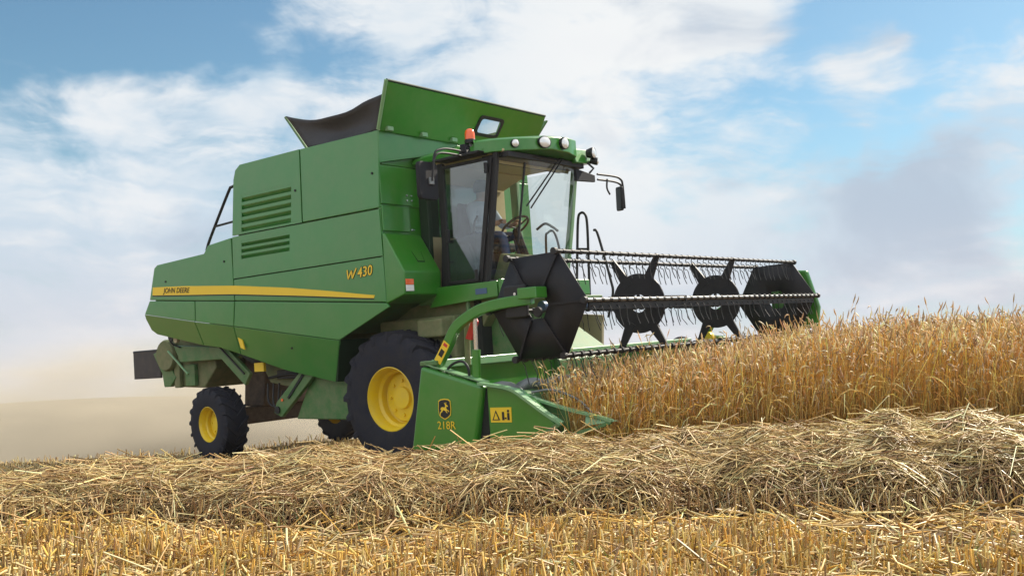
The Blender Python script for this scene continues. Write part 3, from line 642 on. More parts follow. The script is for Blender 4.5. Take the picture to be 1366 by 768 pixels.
# mirrors
def rbox(x0, x1, y0, y1, z0, z1, r):
    poly = []
    for cy, cz, a0 in ((y1 - r, z1 - r, 0), (y0 + r, z1 - r, 90), (y0 + r, z0 + r, 180), (y1 - r, z0 + r, 270)):
        for j in range(5): an = R(a0 + 22.5 * j); poly.append((cy + r * math.cos(an), cz + r * math.sin(an)))
    return MB().prism(poly, x0, x1, 'yz')
mr1 = rbox(.97, 1.03, -1.745, -1.435, 3.04, 3.47, .05).build('mirror', GREYP, root, .012, seg=3)
mr1.data.materials[0] = GREYP
rbox(.962, .969, -1.72, -1.46, 3.07, 3.44, .04).build('mirror_glass', MIRG, mr1)
MB().tube(catmull([(1.06, -.95, 3.64), (1.08, -1.25, 3.64), (1.08, -1.42, 3.62), (1.07, -1.52, 3.55), (1.06, -1.57, 3.25)]), .013).build('mirror_arm', BLACKM, mr1, smooth=60)
MB().tube(catmull([(1.06, -.95, 3.585), (1.08, -1.30, 3.585), (1.08, -1.48, 3.56), (1.07, -1.55, 3.46)]), .013).build('mirror_arm', BLACKM, mr1, smooth=60)
MB().box(1.03, 1.055, -1.61, -1.53, 3.21, 3.29).build('mirror_bracket', GREYM, mr1, .006)
mr2 = rbox(1.60, 1.64, 1.40, 1.60, 3.02, 3.34, .03).build('mirror', BLACK, root, .012)
mr2.data.transform(Matrix.Translation((1.62, 1.5, 3.2)) @ Matrix.Rotation(R(52), 4, 'Z') @ Matrix.Rotation(R(4), 4, 'X') @ Matrix.Translation((-1.62, -1.5, -3.2)))
MB().tube(catmull([(1.60, 1.02, 3.47), (1.62, 1.40, 3.47), (1.64, 1.52, 3.44), (1.65, 1.55, 3.36), (1.65, 1.56, 3.05)]), .014).build('mirror_arm', BLACKM, mr2, smooth=60)
MB().tube(catmull([(1.60, 1.02, 3.40), (1.62, 1.36, 3.40), (1.64, 1.50, 3.37), (1.65, 1.54, 3.30)]), .014).build('mirror_arm', BLACKM, mr2, smooth=60)
MB().prism([(.62, 3.36), (1.06, 3.38), (1.06, 3.47), (.62, 3.52)], 1.50, 1.54, 'yz').build('mirror_mount', GREYP, root, .008)
MB().tube(catmull([(1.62, 1.22, 3.42), (1.62, 1.20, 3.30), (1.62, 1.26, 3.22)]), .012).build('grab_hook', BLACKM, root)
# interior
MB().box(.32, .80, -.26, .26, 2.52, 2.64).build('seat', SEATM, root, .04, seg=3)
MB().prism([(.24, 2.60), (.38, 2.60), (.32, 3.18), (.24, 3.20)], -.25, .25).build('seat_backrest', SEATM, root, .04, seg=3)
MB().box(.40, .72, -.15, .15, 2.09, 2.52).build('seat_base', DARK, root)
MB().tube([(1.22, .02, 2.09), (.98, .02, 2.78)], .05).build('steering_column', GREYP, root)
sw = MB(); circ = []
T = Matrix.Translation((.97, .02, 2.82)) @ Matrix.Rotation(R(-35), 4, 'Y')
sw.tube([tuple(T @ Vector((.19 * math.cos(t), .19 * math.sin(t), 0))) for t in np.linspace(0, 2 * math.pi, 25)], .015)
for t in (.5, 2.6, 4.7): sw.tube([tuple(T @ Vector((0, 0, -.03))), tuple(T @ Vector((.19 * math.cos(t), .19 * math.sin(t), 0)))], .010)
sw.build('steering_wheel', BLACKM, root, smooth=60)
MB().prism([(.30, 2.1), (.95, 2.1), (.90, 2.72), (.35, 2.66)], -.70, -.36).build('control_console', SEATM, root, .03)
MB().prism([(.62, 2.1), (1.02, 2.1), (.86, 2.60), (.66, 2.62)], -.78, -.72).build('door_lower_trim', DARK, root, .02)
MB().prism([(.95, 2.1), (1.22, 2.1), (1.25, 2.42), (1.10, 2.46)], -.5, .6).build('dashboard', OLIVE, root, .03)
MB().tube(catmull([(.75, -.55, 2.70), (.77, -.53, 2.86), (.80, -.50, 2.95)]), .014).build('control_lever', BLACKM, root)
# ladder and platform rails on the far side
MB().box(.45, 1.25, .86, 1.48, 1.86, 1.93).build('platform', GREEND, root, .01)
lad = MB().tube(catmull([(1.02, 1.2, 1.93), (1.08, 1.2, 2.50), (1.13, 1.2, 2.94), (1.18, 1.2, 3.03), (1.25, 1.2, 3.00), (1.27, 1.2, 2.85), (1.25, 1.2, 2.37), (1.22, 1.2, 1.75)], 5), .018).build('handrail', BLACKM, root, smooth=60)
MB().tube([(1.09, 1.2, 2.56), (1.26, 1.2, 2.54)], .014).build('rail_bar', BLACKM, lad)
MB().tube(catmull([(1.27, 1.35, 2.80), (1.32, 1.35, 2.76), (1.40, 1.35, 2.45), (1.48, 1.35, 2.10), (1.50, 1.35, 1.95), (1.44, 1.35, 1.75), (1.40, 1.35, 1.62)], 5), .018).build('handrail', BLACKM, root, smooth=60)
MB().tube(catmull([(.74, .95, 2.05), (.76, .95, 2.70), (.80, .95, 2.80), (.90, .95, 2.80), (.97, .95, 2.55), (.99, .95, 2.1)], 5), .016).build('handrail', BLACKM, root, smooth=60)
MB().tube(catmull([(.66, .9, 2.86), (.80, .9, 2.92), (.92, .9, 2.86), (1.0, .9, 2.80)], 5), .018).build('grab_handle', BLACKM, root, smooth=60)
MB().prism([(.78, 1.18), (1.22, 1.16), (1.27, 1.66), (.87, 1.70)], 1.40, 1.46).build('step_guard', DUSTY, root, .01)

# --- grain header
HR = 2.85
sp_ = MB().hexa([(1.70, -HR, .40), (2.51, -HR, .42), (2.51, -2.62, .42), (1.70, -2.62, .40), (1.87, -HR + .02, 1.215), (2.64, -HR + .02, 1.005), (2.64, -2.62, 1.005), (1.87, -2.62, 1.215)])
hp = sp_.build('header_side_panel', GREEN, root, .035, seg=3)
MB().sheet([(1.90, -HR + .05, 1.228), (2.62, -HR + .05, 1.030), (2.62, -2.70, 1.030), (1.90, -2.70, 1.228)], .012, (0, 0, 1)).build('lit_edge_strip', GREENX, hp)  # paler strip paints in the lit look of the panel's top
def side_poly(pts, off, name, m, parent, th=.0015): return MB().prism(pts, -HR + off - th, -HR + off + th).build(name, m, parent)
# emblem: yellow-edged dark shield with a leaping stag
def sh(cx, cz, s_): return [(cx + s_ * x, cz + s_ * z) for x, z in [(-.8, .78), (-.5, .95), (0, 1.0), (.5, .95), (.8, .78), (.86, 0), (.78, -.62), (.5, -.86), (0, -1.08), (-.5, -.86), (-.78, -.62), (-.86, 0)]]
DSK = .035
def tilt(pts): return pts
def face_y(z): return .0
emb = []
def plate(poly, off, name, m, parent):
    # follow the slight inward lean of the panel face
    def yy(z): return -HR + .02 * (z - .40) / .8
    vs = [(x, yy(z) - off - .0015, z) for x, z in poly] + [(x, yy(z) - off, z) for x, z in poly]; n = len(poly)
    return MB().add(vs, [tuple(range(n)), tuple(range(2 * n - 1, n - 1, -1))] + [(i, i + n, (i + 1) % n + n, (i + 1) % n) for i in range(n)]).build(name, m, parent)
ecx, ecz, es = 2.165, .805, .088
plate(sh(ecx, ecz, es * 1.08), .001, 'emblem', YELD, hp); plate(sh(ecx, ecz, es * .97), .003, 'emblem', BLACKM, hp)
deer = [(-.62, -.10), (-.52, .14), (-.25, .20), (.02, .14), (.16, .30), (.10, .50), (-.02, .66), (.08, .68), (.18, .52), (.26, .72), (.33, .70), (.27, .48), (.40, .42), (.56, .30), (.52, .22), (.34, .26), (.28, .08), (.36, -.08), (.58, -.16), (.70, -.34), (.64, -.38), (.50, -.24), (.24, -.20), (.44, -.44), (.38, -.50), (.10, -.22), (-.18, -.12), (-.34, -.34), (-.56, -.46), (-.62, -.72), (-.70, -.70), (-.66, -.40), (-.48, -.22), (-.52, -.06)]
plate([(ecx + es * .95 * x, ecz + es * .95 * z) for x, z in deer], .005, 'emblem', YELD, hp)
letters('218R', .105, (2.065, -HR + .002, .615), Euler((R(90), 0, 0)), YELD, hp)
# gap and divider side
MB().box(2.50, 2.70, -2.78, -2.62, .42, .99).build('divider_gap_fill', DARK, root, .01)  # near-black block, the shade of the open gap put into its colour
dv = MB().add([(2.66, -2.80, .42), (3.30, -2.80, .46), (3.42, -2.80, .64), (3.30, -2.80, .74), (3.12, -2.80, .86), (2.95, -2.80, .95), (2.66, -2.80, 1.01),
               (2.66, -2.62, .42), (3.30, -2.70, .46), (3.42, -2.74, .64), (3.30, -2.70, .74), (3.12, -2.66, .86), (2.95, -2.62, .95), (2.66, -2.62, 1.01)],
              [(0, 1, 2, 3, 4, 5, 6), (13, 12, 11, 10, 9, 8, 7)] + [(i, i + 7, (i + 1) % 7 + 7, (i + 1) % 7) for i in range(7)]).build('crop_divider', GREEN, root, .012)
MB().bar(catmull([(2.60, -2.83, 1.03), (2.95, -2.83, .975), (3.12, -2.82, .88), (3.30, -2.80, .755), (3.46, -2.78, .655)]), .07, .025).build('divider_rail', GREENX, dv)
MB().prism([(2.69, .67), (2.93, .67), (2.935, .805), (2.69, .805)], -2.806, -2.801).build('warning_label', YELD, dv)
MB().prism([(2.71, .69), (2.80, .69), (2.755, .78)], -2.809, -2.8065).build('label_mark', BLACKM, dv)
MB().prism([(2.728, .698), (2.782, .698), (2.755, .758)], -2.8105, -2.8092).build('label_mark', YELD, dv)
for x0_, x1_, z0_, z1_ in ((2.825, 2.85, .69, .765), (2.855, 2.875, .70, .715), (2.885, 2.91, .69, .755)): MB().box(x0_, x1_, -2.809, -2.8065, z0_, z1_).build('label_mark', BLACKM, dv)
MB().lathe([(0, 0), (.013, 0), (.013, .002)], (2.897, -2.8085, .772), 'y', 10).build('label_mark', BLACKM, dv)
dv2 = MB().sheet([(2.95, -2.64, .50), (3.42, -2.62, .53), (3.42, -2.62, .74), (3.10, -2.62, .86), (2.95, -2.62, .88)], .02, (0, 1, 0)).build('crop_divider', GREEND, root, label='slim pointed divider tip made of thin bars')
MB().bar(catmull([(2.98, -2.64, .90), (3.12, -2.64, .855), (3.42, -2.62, .765), (3.70, -2.60, .70), (3.86, -2.59, .655)]), .06, .022).build('divider_rail', GREENX, dv2)
MB().bar([(2.95, -2.72, .50), (3.45, -2.68, .545), (3.72, -2.63, .60), (3.85, -2.60, .645)], .035, .03).build('divider_rail', GREEND, dv2)
MB().add([(3.62, -2.66, .62), (3.62, -2.56, .62), (3.60, -2.60, .735), (3.92, -2.59, .655)], [(0, 1, 2), (0, 3, 1), (1, 3, 2), (2, 3, 0)]).build('divider_point', GREENX, dv2)
MB().tube(catmull([(3.02, -2.60, .92), (3.20, -2.52, .93), (3.45, -2.50, .84), (3.62, -2.53, .72)]), .012).build('divider_rail', GREYM, dv2, smooth=60)
MB().bar([(3.20, -2.80, .52), (3.46, -2.79, .66)], .03, .04).build('divider_rail', GREEND, dv)
# far end
MB().hexa([(1.70, 2.62, .40), (2.60, 2.62, .42), (2.60, HR, .42), (1.70, HR, .40), (1.87, 2.62, 1.215), (2.64, 2.62, 1.005), (2.64, HR, 1.005), (1.87, HR, 1.215)]).build('header_side_panel', GREEN, root, .03)
MB().prism([(2.6, .45), (3.6, .50), (3.55, .75), (3.0, .98), (2.6, 1.0)], 2.64, 2.80).build('crop_divider', GREEND, root, .02)
MB().prism([(3.05, 1.25), (3.66, 1.30), (3.71, 1.56), (3.58, 2.05), (3.38, 2.07), (3.05, 1.9)], 2.80, 2.88).build('reel_drive_cover', GREEN, root, .03)
MB().prism([(1.95, .98), (2.45, .92), (2.40, 1.26), (2.10, 1.30)], 2.66, 2.80).build('drive_guard', GREEND, root, .03)
MB().lathe([(0, -.02), (.20, 0), (.22, .05), (.20, .11), (0, .13)], (1.80, 2.50, 1.08), 'y', 28).build('belt_pulley', RUB, root, smooth=50)
MB().lathe([(0, 0), (.07, .0), (.08, .05), (.05, .10), (0, .11)], (2.22, 2.53, 1.26), 'y', 16).build('drive_cap', YEL, root, smooth=50)
# trough, auger, knife
MB().prism([(1.88, 1.20), (1.86, .55), (2.0, .44), (2.95, .46), (2.95, .435), (1.98, .415), (1.83, .54), (1.85, 1.20)], -2.62, 2.62).build('header_trough', GREEN, root)
MB().box(1.82, 1.93, -2.62, 2.62, 1.18, 1.265).build('header_beam', GREENX, root, .012)
au = MB().tube([(2.30, -2.6, .74), (2.30, 2.6, .74)], .15, 20)
vs = []; fs = []; ns = 180
for i in range(ns + 1):
    t = i / ns; y_ = -2.55 + 5.1 * t; th = (1 if y_ < 0 else -1) * abs(y_) / .5 * 2 * math.pi
    for r_ in (.145, .27): vs.append((2.30 + r_ * math.cos(th), y_, .74 + r_ * math.sin(th)))
for i in range(ns): fs.append((2 * i, 2 * i + 1, 2 * i + 3, 2 * i + 2))
au.build('auger_tube', GREEND, root, smooth=40)
ao = MB().add(vs, fs).build('auger_flight', GREYM, root, smooth=60); sm = ao.modifiers.new('s', 'SOLIDIFY'); sm.thickness = .008
kb = MB().box(2.93, 3.02, -2.6, 2.6, .455, .475)
kn = kb.build('knife_bar', GREYM, root)
kf = MB()
for i in range(70): y_ = -2.58 + i * .0745; kf.prism([(y_, .0), (y_ + .03, .0), (y_ + .015, .11)], .44, .49) if False else kf.add([(3.02, y_ - .015, .45), (3.02, y_ + .015, .45), (3.02, y_, .49), (3.13, y_, .465)], [(0, 1, 2), (0, 3, 1), (1, 3, 2), (2, 3, 0)])
kf.build('knife_guards', GREYM, kn)
# reel arms, lift cylinder
arm = [(1.95, -2.73, 1.10), (2.00, -2.73, 1.20), (2.14, -2.73, 1.37), (2.28, -2.73, 1.56), (2.46, -2.73, 1.66), (2.63, -2.73, 1.715), (2.86, -2.73, 1.745), (3.20, -2.73, 1.76)]
ar = MB().bar(catmull(arm), .07, .10).build('reel_arm', GREEND, root, .010); ar.data.materials[0] = GREEN
MB().bar([(2.045, -2.768, 1.245), (2.14, -2.768, 1.37), (2.18, -2.768, 1.425)], .006, .085).build('warning_label', YELD, ar)
MB().bar([(2.085, -2.7715, 1.30), (2.13, -2.7715, 1.357)], .004, .05).build('label_mark', BLACKM, ar)
MB().bar([(2.155, -2.7715, 1.39), (2.172, -2.7715, 1.414)], .004, .05).build('label_mark', RED, ar)
MB().bar(catmull([(x, 2.73, z) for x, y, z in arm]), .07, .10).build('reel_arm', GREEN, root, .010)
MB().box(1.84, 2.06, -2.80, -2.66, 1.215, 1.26).build('arm_foot', GREEND, root, .01)
cy_ = MB().tube([(2.46, -2.70, 1.00), (2.48, -2.70, 1.34)], .042, 14).build('lift_cylinder', GREEN, root, smooth=40)
MB().tube([(2.48, -2.70, 1.34), (2.50, -2.71, 1.70)], .021, 12).build('piston_rod', STEEL, cy_, smooth=40)
MB().tube([(2.24, -2.55, 1.20), (2.26, -2.55, 1.60)], .03, 10).build('hose_guard', OLIVE, root, smooth=40)
MB().prism([(2.30, 1.45), (2.37, 1.43), (2.46, 1.60), (2.44, 1.64), (2.38, 1.60)], -2.64, -2.60).build('safety_stop', RED, root, .008)
MB().tube(catmull([(2.10, -2.74, 1.10), (2.18, -2.74, 1.20), (2.32, -2.74, 1.24), (2.40, -2.74, 1.18), (2.41, -2.74, 1.05)]), .013).build('hose', BLACKM, root, smooth=60)
MB().box(3.13, 3.34, -2.86, -2.69, 1.76, 1.86).build('reel_bearing_bracket', GREEN, root, .01)
MB().box(2.86, 3.12, -2.715, -2.67, 1.60, 1.90).build('reel_motor', BLACKM, root, .02)
for dx, dz in ((2.99, 1.74), (3.07, 1.77), (3.0, 1.82)): MB().lathe([(0, 0), (.014, 0), (.014, .01)], (dx, -2.727, dz), 'y', 8).build('bolt', STEEL, root)
MB().lathe([(0, 0), (.045, 0), (.05, .02), (0, .02)], (3.22, -2.70, 1.64), 'y', 14).build('bearing_cap', BLACKM, root, smooth=40)

# --- reel
RX, RZ, RR = 3.20, 1.694, .535
A6 = [R(60 * i + 1.5) for i in range(6)]
reel = MB().tube([(RX, -2.60, RZ), (RX, 2.60, RZ)], .045, 14).build('reel', BLUE, root, smooth=40, label='six-bat pickup reel with black end shields')
def HV(i, y, r=RR): return (RX + r * math.cos(A6[i]), y, RZ + r * math.sin(A6[i]))
for ye, s_ in ((-2.64, -1), (2.64, 1)):
    b = MB(); vs = []
    for i in range(6):
        mid = R(60 * i + 31.5)
        vs += [HV(i, ye), (RX + .30 * math.cos(A6[i]), ye + s_ * .022, RZ + .30 * math.sin(A6[i]))]
    n0 = len(vs); vs += [(RX + .13 * math.cos(A6[i]), ye + s_ * .03, RZ + .13 * math.sin(A6[i])) for i in range(6)]
    fs = []
    for i in range(6):
        j = (i + 1) % 6; fs += [(2 * i, 2 * j, 2 * j + 1, 2 * i + 1), (2 * i + 1, 2 * j + 1, n0 + j, n0 + i)]
    o = b.add(vs, fs).build('reel_end_shield', BLACK, reel, smooth=20); q = o.modifiers.new('s', 'SOLIDIFY'); q.thickness = .012
    rb = MB()
    for i in range(6): rb.bar([HV(i, ye + s_ * .006, RR * .98), (RX + .30 * math.cos(A6[i]), ye + s_ * .034, RZ + .30 * math.sin(A6[i])), (RX + .14 * math.cos(A6[i]), ye + s_ * .040, RZ + .14 * math.sin(A6[i]))], .02, .022)
    rb.build('shield_ribs', BLACK, reel)
for k_ in (1, 2):
    y_ = -2.65 + 5.3 * k_ / 3
    d = MB().lathe([(.095, -.008), (.31, -.008), (.31, .008), (.095, .008), (.095, -.008)], (RX, y_, RZ), 'y', 48)
    for i in range(6):
        a_ = A6[i]; u = Vector((math.cos(a_), 0, math.sin(a_))); v = Vector((-math.sin(a_), 0, math.cos(a_))); c0 = Vector((RX, y_ - .012, RZ))
        p = [c0 + u * .22 - v * .060, c0 + u * .22 + v * .060, c0 + u * (RR + .02) + v * .026, c0 + u * (RR + .02) - v * .026]
        d.sheet([tuple(x) for x in p], .024, (0, 1, 0))
    for i in range(3):
        a_ = R(120 * i + 90); u = Vector((math.cos(a_), 0, math.sin(a_))); d.bar([tuple(Vector((RX, y_, RZ)) + u * .03), tuple(Vector((RX, y_, RZ)) + u * .11)], .02, .03)
    d.build('reel_spider', BLACK, reel, smooth=30)
tme = None; cnt = 0; rest = MB()
order = [1, 2, 0, 5, 4, 3]
for i in order:
    p0 = HV(i, -2.70); p1 = HV(i, 2.70)
    MB().tube([p0, p1], .018, 10).build('reel_bat', GREYM if i == 0 else BLACKM, reel, smooth=40)
    if i == 0: MB().box(p0[0] - .035, p0[0] - .02, -2.6, 2.6, p0[2] - .085, p0[2] - .01).build('bat_strip', BLACKM, reel)
    for y_ in (-2.70, 2.70): MB().lathe([(0, -.02), (.032, -.02), (.032, .02), (0, .02)], (p0[0], y_, p0[2]), 'y', 12).build('bat_bearing', BLACKM, reel)
    nt_ = 38
    for j in range(nt_):
        y_ = -2.56 + 5.12 * j / (nt_ - 1)
        if i in (1, 0, 2) and cnt < 100:
            if tme is None:
                tb_ = MB(); tb_.tube(catmull([(0, 0, -.01), (-.030, .0, -.015), (-.038, 0, -.045), (-.012, 0, -.055), (.005, 0, -.085), (.012, .0, -.16), (.035, .0, -.235)], 4), .0046, 6)
                tb_.tube([(0, -.018, 0), (0, .018, 0)], .0235, 8)
                o = tb_.build('tine', BLACKM, reel, smooth=60); tme = o.data
            else:
                o = bpy.data.objects.new('tine', tme); COL.objects.link(o); o.parent = reel
            o.location = (p0[0], y_, p0[2]); o.rotation_euler = (0, random.uniform(-.12, .12), random.uniform(-.1, .1)); cnt += 1
        else:
            rest.tube([(p0[0], y_, p0[2] - .01), (p0[0] - .035, y_, p0[2] - .03), (p0[0] - .01, y_, p0[2] - .06), (p0[0] + .01 + random.uniform(-.02, .02), y_, p0[2] - .15), (p0[0] + .035 + random.uniform(-.03, .03), y_ + random.uniform(-.02, .02), p0[2] - .235)], .0046, 5)
            rest.tube([(p0[0], y_ - .018, p0[2]), (p0[0], y_ + .018, p0[2])], .030, 8)
tag(rest.build('tines', BLACKM, reel), kind='stuff')

# ------------------------------------------------------------------ driver
def person():
    J = {'pelvis': (.46, 0, 2.74), 'waist': (.44, 0, 2.90), 'chest': (.45, 0, 3.06), 'neck': (.47, 0, 3.20), 'head0': (.49, 0, 3.29), 'head1': (.50, 0, 3.38),
         'shl': (.45, .19, 3.12), 'ell': (.58, .27, 2.88), 'wrl': (.84, .15, 2.86), 'hnl': (.92, .12, 2.88), 'shr': (.45, -.19, 3.12), 'elr': (.55, -.28, 2.87), 'wrr': (.80, -.20, 2.86), 'hnr': (.88, -.15, 2.88),
         'hil': (.50, .10, 2.71), 'knl': (.90, .14, 2.72), 'anl': (.98, .14, 2.24), 'fol': (1.12, .15, 2.14), 'hir': (.50, -.10, 2.71), 'knr': (.90, -.16, 2.72), 'anr': (.98, -.16, 2.24), 'for': (1.12, -.17, 2.14)}
    RAD = {'pelvis': .14, 'waist': .135, 'chest': .15, 'neck': .06, 'head0': .085, 'head1': .085, 'shl': .075, 'ell': .05, 'wrl': .034, 'hnl': .035, 'hil': .09, 'knl': .065, 'anl': .045, 'fol': .04}
    E_ = [('pelvis', 'waist'), ('waist', 'chest'), ('chest', 'neck'), ('neck', 'head0'), ('head0', 'head1')]
    for s_ in 'lr': E_ += [('chest', 'sh' + s_), ('sh' + s_, 'el' + s_), ('el' + s_, 'wr' + s_), ('wr' + s_, 'hn' + s_), ('pelvis', 'hi' + s_), ('hi' + s_, 'kn' + s_), ('kn' + s_, 'an' + s_), ('an' + s_, 'fo' + s_)]
    names = list(J); me = bpy.data.meshes.new('person'); me.from_pydata([J[n] for n in names], [(names.index(a), names.index(b)) for a, b in E_], [])
    o = bpy.data.objects.new('person', me); COL.objects.link(o)
    sk = o.modifiers.new('skin', 'SKIN'); o.modifiers.new('sub', 'SUBSURF').levels = 2
    for n_, v in zip(names, me.skin_vertices[0].data):
        r_ = RAD.get(n_, RAD.get(n_[:-1] + 'l', .06)); v.radius = (r_, r_)
    me.skin_vertices[0].data[0].use_root = True
    bpy.context.view_layer.update()
    m2 = bpy.data.meshes.new_from_object(o.evaluated_get(bpy.context.evaluated_depsgraph_get())); o.modifiers.clear(); o.data = m2; bpy.data.meshes.remove(me)
    m2.materials.clear()
    for m in (SKIN, SHIRT, JEANS, BLACKM): m2.materials.append(m)
    for p in m2.polygons:
        p.use_smooth = True; c_ = p.center
        if c_.z > 3.20: p.material_index = 0
        elif c_.x > .78 and c_.z > 2.80: p.material_index = 0
        elif c_.z > 2.80 and c_.x < .80: p.material_index = 1
        elif c_.z < 2.20: p.material_index = 3
        else: p.material_index = 2
    return o
dr_ = person(); dr_.matrix_world = root.matrix_world.copy()
tag(dr_, 'driver in a pale blue shirt and jeans seated at the wheel inside the cab', 'person')
hh = MB().lathe([(.0, .115), (.06, .105), (.095, .07), (.105, .02), (.10, -.04), (.085, -.06)], (.478, 0, 3.37), 'z', 20).build('hair', HAIR, dr_, smooth=60)
MB().add([(.575, -.012, 3.335), (.575, .012, 3.335), (.572, 0, 3.375), (.60, 0, 3.34)], [(0, 1, 3), (1, 2, 3), (2, 0, 3)]).build('nose', SKIN, dr_)
for s_ in (-1, 1):
    h = MB()
    for f_ in range(5):
        a_ = -.03 + f_ * .015; bx = (.905 if s_ > 0 else .87); by = (.12 if s_ > 0 else -.15)
        if f_ < 4: h.tube(catmull([(bx, by + a_, 2.89), (bx + .05, by + a_, 2.905), (bx + .075, by + a_, 2.885), (bx + .07, by + a_, 2.855)], 3), .009, 6)
        else: h.tube(catmull([(bx - .02, by - s_ * .03, 2.88), (bx + .02, by - s_ * .045, 2.87), (bx + .05, by - s_ * .035, 2.86)], 3), .010, 6)
    h.build('fingers', SKIN, dr_, smooth=60)

# ------------------------------------------------------------------ straw, stubble, wheat
def stems(P, side, Wd, colr, faces3=True):
    """P (N,K,3) points along each stem, Wd (N,K) radius, colr (N,K,3). three-sided prisms or flat ribbons"""
    N_, K_, _ = P.shape
    T_ = np.gradient(P, axis=1); T_ /= np.linalg.norm(T_, axis=2, keepdims=True) + 1e-9
    a = np.cross(T_, side[:, None, :]); a /= np.linalg.norm(a, axis=2, keepdims=True) + 1e-9
    b = np.cross(a, T_); m = 3 if faces3 else 2
    V = []
    for q in range(m):
        th = 2 * math.pi * q / m
        V.append(P + (a * math.cos(th) + b * math.sin(th)) * Wd[:, :, None])
    V = np.stack(V, 2).reshape(-1, 3); C_ = np.repeat(colr[:, :, None, :], m, 2).reshape(-1, 3)
    base = (np.arange(N_) * K_ * m)[:, None, None]; kk = (np.arange(K_ - 1) * m)[None, :, None]
    qs = np.arange(m if m == 3 else 1)[None, None, :]; q2 = (qs + 1) % m
    F = np.stack([base + kk + qs, base + kk + q2, base + kk + m + q2, base + kk + m + qs], -1).reshape(-1, 4)
    return V, F, C_
def stuff(name, parts, m, label, cat):
    vo = 0; Vs, Fs, Cs = [], [], []
    for V, F, C_ in parts: Vs.append(V); Fs.append(F + vo); Cs.append(C_); vo += len(V)
    V = np.concatenate(Vs); F = np.concatenate(Fs); C_ = np.concatenate(Cs)
    me = bpy.data.meshes.new(name); me.vertices.add(len(V)); me.vertices.foreach_set('co', V.astype(np.float32).ravel())
    me.loops.add(F.size); me.loops.foreach_set('vertex_index', F.astype(np.int32).ravel())
    me.polygons.add(len(F)); me.polygons.foreach_set('loop_start', np.arange(0, F.size, 4, dtype=np.int32)); me.polygons.foreach_set('loop_total', np.full(len(F), 4, np.int32))
    me.polygons.foreach_set('use_smooth', np.ones(len(F), bool)); me.update(calc_edges=True)
    at = me.color_attributes.new('Col', 'FLOAT_COLOR', 'POINT'); at.data.foreach_set('color', np.c_[C_, np.ones(len(C_))].astype(np.float32).ravel())
    me.materials.append(m); o = bpy.data.objects.new(name, me); COL.objects.link(o); tag(o, label, cat, kind='stuff'); return o
def unit(v): return v / (np.linalg.norm(v, axis=-1, keepdims=True) + 1e-9)
def rsides(n): return unit(rng.normal(size=(n, 3)))
def pick(n, cols, jit=.18):
    c_ = np.array(cols)[rng.integers(0, len(cols), n)]; return np.clip(c_ * (1 + rng.normal(0, jit, (n, 1))) * (1 + rng.normal(0, .04, (n, 3))), .01, .9)
def upright(x, y, h, r0, r1, lean, cols, K=4, top=None, tri=True, root_dark=.55):
    n = len(x); z = ground(x, y); az = rng.uniform(0, 2 * math.pi, n); le = np.abs(rng.normal(0, lean, n)); d = np.c_[np.cos(az) * le, np.sin(az) * le]
    t = np.linspace(0, 1, K)[None, :]; cur = rng.uniform(.4, 1.6, n)[:, None]
    P = np.zeros((n, K, 3)); P[..., 0] = x[:, None] + d[:, :1] * h[:, None] * t ** cur; P[..., 1] = y[:, None] + d[:, 1:] * h[:, None] * t ** cur; P[..., 2] = z[:, None] - .02 + h[:, None] * t
    Wd = r0 + (r1 - r0) * t + np.zeros((n, 1)); Wd = Wd * rng.uniform(.7, 1.3, (n, 1))
    cb_ = pick(n, cols)[:, None, :] * np.ones((1, K, 1))
    return P, Wd, cb_
GOLD = [(.72, .48, .14), (.76, .55, .20), (.66, .41, .10), (.80, .62, .29), (.52, .32, .10), (.72, .44, .10)]
PALE = [(.70, .54, .25), (.76, .63, .34), (.58, .41, .17), (.45, .30, .12), (.65, .49, .23), (.34, .21, .09)]
# swath of cut straw: a ridge across the foreground
def ridge(x, y):
    yc = 6.97 + .10 * np.sin(x * .7 + .5) + .06 * np.sin(x * 1.9); hw = .97 + .07 * np.sin(x * 1.3 + 1) + .07 * np.sin(x * 3.7) + .05 * np.sin(x * 7.9 + 2)
    h = .275 + .035 * np.sin(x * .9 + 2.2) + .035 * np.sin(x * 2.3 + .6) + .024 * np.sin(x * 4.3 + 1.) + .11 * np.exp(-((x - 2.3) / 1.5) ** 2) + .035 * np.exp(-((x + 1.2) / .8) ** 2) + .012 * x.clip(-4, 4)
    u = (y - yc) / hw; s_ = np.interp(u, [-1, -.93, -.80, -.62, -.3, .15, .5, .8, 1], [0, .38, .62, .76, .90, 1, .86, .5, 0])
    return h * s_ * (1 + .16 * np.sin(x * 6.3 + y * 4.) * np.sin(y * 7 - x * 2) + .12 * np.sin(x * 13.1 - y * 6) * np.sin(y * 11 + x * 5))
def ridge_y(n):
    x = rng.uniform(-8.0, 8.0, n); yc = 6.97 + .10 * np.sin(x * .7 + .5) + .06 * np.sin(x * 1.9); hw = .97 + .07 * np.sin(x * 1.3 + 1) + .07 * np.sin(x * 3.7) + .05 * np.sin(x * 7.9 + 2)
    return x, yc + hw * rng.uniform(-1.0, 1.0, n) ** 1 * np.sqrt(rng.uniform(.2, 1, n))
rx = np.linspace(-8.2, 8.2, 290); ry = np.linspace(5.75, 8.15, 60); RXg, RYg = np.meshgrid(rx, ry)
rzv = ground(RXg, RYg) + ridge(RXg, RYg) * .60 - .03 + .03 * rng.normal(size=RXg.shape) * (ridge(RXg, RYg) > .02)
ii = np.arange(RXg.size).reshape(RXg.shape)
coreV = np.c_[RXg.ravel(), RYg.ravel(), rzv.ravel()]; coreF = np.c_[ii[:-1, :-1].ravel(), ii[:-1, 1:].ravel(), ii[1:, 1:].ravel(), ii[1:, :-1].ravel()]
